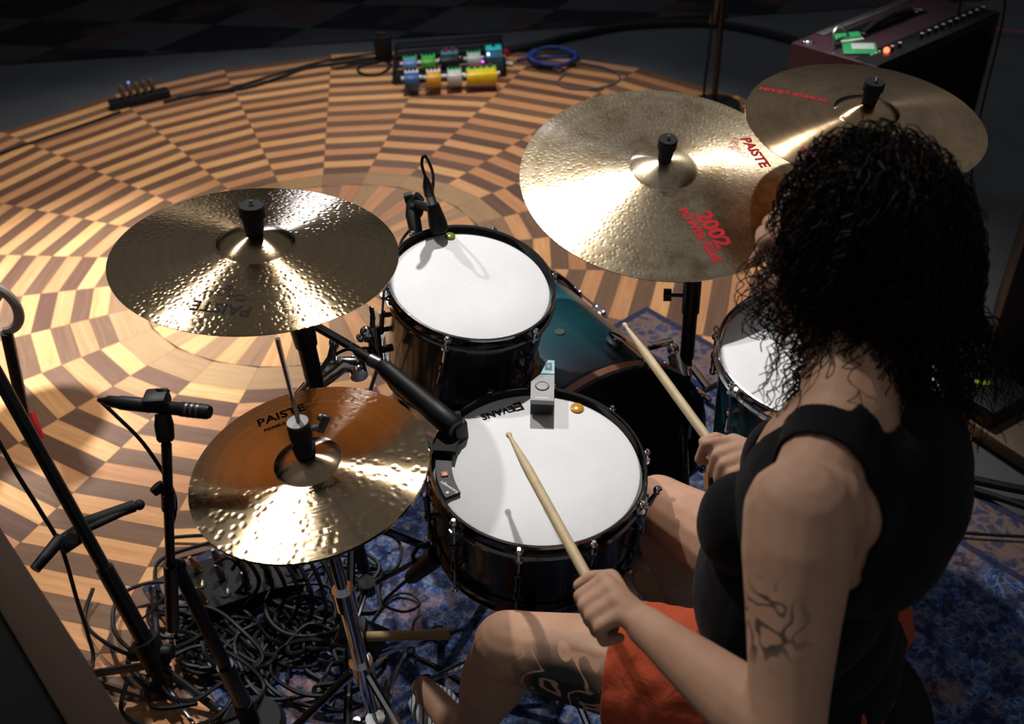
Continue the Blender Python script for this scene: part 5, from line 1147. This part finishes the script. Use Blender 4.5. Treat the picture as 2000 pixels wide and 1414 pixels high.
def finish(me, name, mat, parent):
    me.transform(pinv); me.materials.clear(); me.materials.append(mat); me.polygons.foreach_set('use_smooth', [True] * len(me.polygons)); me.update()
    o = bpy.data.objects.new(name, me); COL.objects.link(o); o.parent = parent; RM[o.name] = RM[person.name].copy(); return o
faces = [tuple(p.vertices) for p in bme.polygons]
def garment(mask, off, name, mat, thick=0.003):
    keep = [f for f in faces if all(mask[i] for i in f)]
    used = sorted({i for f in keep for i in f}); mp = {v: k for k, v in enumerate(used)}
    co = VC[used] + VN[used] * off(np.array(used))[:, None]
    me = bpy.data.meshes.new(name); me.from_pydata(co.tolist(), [], [tuple(mp[i] for i in f) for f in keep])
    bm = bmesh.new(); bm.from_mesh(me)
    isl = []; seen = set()
    for f in bm.faces:                                   # drop stray scraps
        if f in seen: continue
        st = [f]; comp = []; seen.add(f)
        while st:
            x = st.pop(); comp.append(x)
            for e in x.edges:
                for y in e.link_faces:
                    if y not in seen: seen.add(y); st.append(y)
        isl.append(comp)
    big = max(len(c) for c in isl)
    for c in isl:
        if len(c) < big * 0.2: bmesh.ops.delete(bm, geom=c, context='FACES')
    for _ in range(6):
        bnd = [v for v in bm.verts if v.is_boundary]
        new = {v: sum((e.other_vert(v).co for e in v.link_edges if e.is_boundary), Vector()) / max(1, sum(e.is_boundary for e in v.link_edges)) for v in bnd}
        for v, cpos in new.items(): v.co = v.co.lerp(cpos, 0.6)
    bmesh.ops.smooth_vert(bm, verts=bm.verts, factor=0.5, use_axis_x=True, use_axis_y=True, use_axis_z=True)
    bm.to_mesh(me); bm.free()
    ob = bpy.data.objects.new('g', me); COL.objects.link(ob); md = ob.modifiers.new('s', 'SOLIDIFY'); md.thickness = thick; md.offset = -1
    dg = bpy.context.evaluated_depsgraph_get(); out = bpy.data.meshes.new_from_object(ob.evaluated_get(dg)); bpy.data.objects.remove(ob, do_unlink=True)
    out.name = name; return finish(out, name, mat, person)
def nz_at(idx, sc): return np.array([noise.noise(Vector(VC[i]) * sc) for i in idx])
tank = garment(tank_v, lambda ix: 0.006 + 0.003 * nz_at(ix, 14) + 0.022 * np.clip((0.90 - zz[ix]) / 0.25, 0, 1) * np.clip(0.4 + fro[ix] / 0.1, 0.15, 1), 'tank_top', M_tank); tank['label'] = 'black sleeveless tank top'
def short_off(ix):
    tt_ = np.clip(np.where(is_('thighR')[ix], tR[ix], np.where(is_('thighL')[ix], tL[ix], 0)), 0, 1)
    return 0.010 + 0.016 * tt_ + 0.008 * nz_at(ix, 17) + 0.004 * nz_at(ix, 45)
shorts = garment(short_v, short_off, 'shorts', M_short); shorts['label'] = 'loose rust red shorts'
body = finish(bme, 'body', M_skin, person)
# eyes
M_eye = plain('eye_white', (0.7, 0.7, 0.68), 0.2); M_iris = plain('eye_iris', (0.03, 0.018, 0.01), 0.15)
for s in (-1, 1):
    e = HC + HF * 0.0695 + HU * 0.008 + HL * 0.030 * s
    eo = MB().ball(e, 0.0120, 10).build('eye', M_eye, person, world=True); MB().ball(e + HF * 0.0075, (0.0060, 0.0060, 0.0060), 8).build('iris', M_iris, eo, world=True)
# shoes
t_ = NT('striped_canvas'); wv = t_.n('ShaderNodeTexWave'); wv.inputs['Scale'].default_value = 34; wv.inputs['Distortion'].default_value = 3.0; wv.inputs['Detail'].default_value = 1.5; wv.inputs['Detail Scale'].default_value = 0.6; t_.t.links.new(t_.coord(), wv.inputs['Vector'])
t_.bs(Base_Color=t_.ramp(wv.outputs['Fac'], [(0.10, (0.02, 0.02, 0.02)), (0.24, (0.62, 0.62, 0.63))]), Roughness=0.8); M_stripe = t_.m
for a_, toe in ((Lank, Ltoe), (Rank, Rtoe)):
    d_ = (toe - a_); d_.z = 0; d_ = d_.normalized(); s_ = Vector((-d_.y, d_.x, 0)); heel = a_ - d_ * 0.045; heel.z = a_.z - 0.095; tz = toe.z - 0.05
    rows = []; n_ = 20
    for k, (u, wd, hg) in enumerate([(0.0, 0.020, 0.055), (0.04, 0.036, 0.085), (0.22, 0.038, 0.090), (0.40, 0.040, 0.075), (0.58, 0.046, 0.058), (0.78, 0.048, 0.046), (0.93, 0.036, 0.036), (1.0, 0.012, 0.022)]):
        c_ = heel.lerp(Vector((toe.x, toe.y, tz)) + d_ * 0.025, u); rows += [c_ + s_ * wd * math.cos(2 * math.pi * q / n_) + UP * (hg / 2 + hg / 2 * math.sin(2 * math.pi * q / n_)) for q in range(n_)]
    m = MB(); m.add(rows, [(i * n_ + q, (i + 1) * n_ + q, (i + 1) * n_ + (q + 1) % n_, i * n_ + (q + 1) % n_) for i in range(7) for q in range(n_)] + [tuple(range(n_)), tuple(range(8 * n_ - 1, 7 * n_ - 1, -1))])
    sh = m.build('shoe', M_stripe, person, world=True, angle=60); sh['label'] = 'white shoe with thin black stripes'
    m = MB(); pr_ = [heel - UP * 0.006 + d_ * (x * 1.0) + s_ * y for x, y in ((-0.004, -0.03), (0.06, -0.042), (0.15, -0.048), (0.215, -0.035), (0.235, 0.0), (0.215, 0.035), (0.15, 0.048), (0.06, 0.042), (-0.004, 0.03))]
    sl = (tz - heel.z) / 0.235
    pts_ = [p + UP * sl * max(0, (p - heel).dot(d_)) for p in pr_]
    N = len(pts_); m.add(pts_ + [p + UP * 0.014 for p in pts_], [tuple(range(N)), tuple(range(2 * N - 1, N - 1, -1))] + [(k, (k + 1) % N, (k + 1) % N + N, k + N) for k in range(N)])
    m.build('sole', M_white, sh, world=True)
# hair
t_ = NT('dark_brown_hair'); c = t_.coord(); n1 = t_.noise(c, 60, 3); t_.bs(Base_Color=t_.ramp(n1, [(0.3, (0.007, 0.005, 0.004)), (0.7, (0.020, 0.012, 0.008))]), Roughness=0.6, Specular_IOR_Level=0.12); M_hair = t_.m
hc0 = HC - HF * 0.030 - HU * 0.022; hr = (0.100, 0.088, 0.143)
rg = np.random.default_rng(5)
b = MB(); N = 40
vs = []; fs = []
for i in range(N + 1):
    th = math.pi * i / N
    for k in range(2 * N):
        ph = math.pi * k / N; d = HF * (math.sin(th) * math.cos(ph)) + HL * (math.sin(th) * math.sin(ph)) + HU * math.cos(th)
        rr = 1 + 0.10 * noise.noise(d * 4.0) + 0.06 * noise.noise(d * 11)
        x, y, z = d.dot(HF), d.dot(HL), d.dot(HU); drop = max(0, -z) * (1.0 if x < 0.1 else 0.4)
        vs.append(hc0 + HF * x * hr[0] * rr + HL * y * hr[1] * rr + HU * z * hr[2] * rr * (1 + 0.15 * drop))
for i in range(N):
    for k in range(2 * N):
        q4 = (i * 2 * N + k, (i + 1) * 2 * N + k, (i + 1) * 2 * N + (k + 1) % (2 * N), i * 2 * N + (k + 1) % (2 * N))
        cdir = (sum((vs[j] for j in q4), Vector()) / 4 - hc0).normalized()
        if cdir.dot(HF) > 0.66 and cdir.dot(HU) < 0.48: continue
        fs.append(q4)
b.add(vs, fs); hair = b.build('hair', M_hair, person, world=True, angle=80); hair['label'] = 'shoulder-length dark curly hair'
b = MB(); cnt = 0
while cnt < 2400:
    d = Vector(rg.normal(size=3)).normalized(); x, y, z = d.dot(HF), d.dot(HL), d.dot(HU)
    if z < -0.80 or (x > 0.62 and z < 0.42): continue
    cnt += 1
    L = rg.uniform(0.06, 0.15); n = 16; turns = rg.uniform(1.5, 4.0); cr = rg.uniform(0.003, 0.008); ph0 = rg.uniform(0, 6.28)
    root = hc0 + HF * x * hr[0] + HL * y * hr[1] + HU * z * hr[2]; lift = rg.uniform(0.004, 0.020)
    side = (d - UP * d.z); side = side.normalized() if side.length > 0.05 else Vector((rg.normal(), rg.normal(), 0)).normalized()
    if side.dot(HF) > 0.3: side = (side - HF * side.dot(HF) * 0.9 + (HL if y > 0 else -HL) * 0.6).normalized()
    p = root.copy(); v = (d * 0.7 + Vector(rg.normal(size=3)) * 0.35).normalized(); pts = []
    for i in range(n):
        u = i / (n - 1); step = L / n
        v = (v + UP * -0.16 + side * 0.05).normalized(); p = p + v * step
        r_ = p - hc0; e = Vector((r_.dot(HF) / hr[0], r_.dot(HL) / hr[1], r_.dot(HU) / (hr[2] * 1.05))); el = e.length
        lim = 1.0 + lift / 0.10
        if el < 1.02: p = hc0 + r_ * (1.02 / el)
        elif el > lim and p.z > HC.z - 0.05: p = hc0 + r_ * (lim / el)
        a = ph0 + u * turns * 6.283; bu, bw, _ = basis(v); k = min(1, u * 3)
        pts.append(p + (bu * math.cos(a) + bw * math.sin(a)) * cr * k)
    b.tube(pts, [0.0009 * (1 - 0.6 * i / (n - 1)) + 0.0003 for i in range(n)], 3)
# loose curls beside the face
for k in range(95):
    y = rg.choice([-1, 1]) * rg.uniform(0.25, 0.95); x = rg.uniform(0.35, 0.95) if abs(y) < 0.6 else rg.uniform(0.35, 0.72); root = hc0 + HF * x * hr[0] + HL * y * hr[1] * 0.9 + HU * rg.uniform(0.3, 0.6) * hr[2]
    pts = []; L = rg.uniform(0.08, 0.15); ph0 = rg.uniform(0, 6.28); cr = rg.uniform(0.006, 0.012)
    for i in range(22):
        u = i / 21; a = ph0 + u * 3 * 6.28; pts.append(root + UP * -L * u + HF * 0.03 * math.sin(u * 2.5) + HL * (0.01 if y > 0 else -0.01) + HF * cr * math.cos(a) + HL * cr * math.sin(a))
    b.tube(pts, 0.0009, 3)
curls = b.build('curls', M_hair, hair, world=True, angle=0); curls['kind'] = 'stuff'
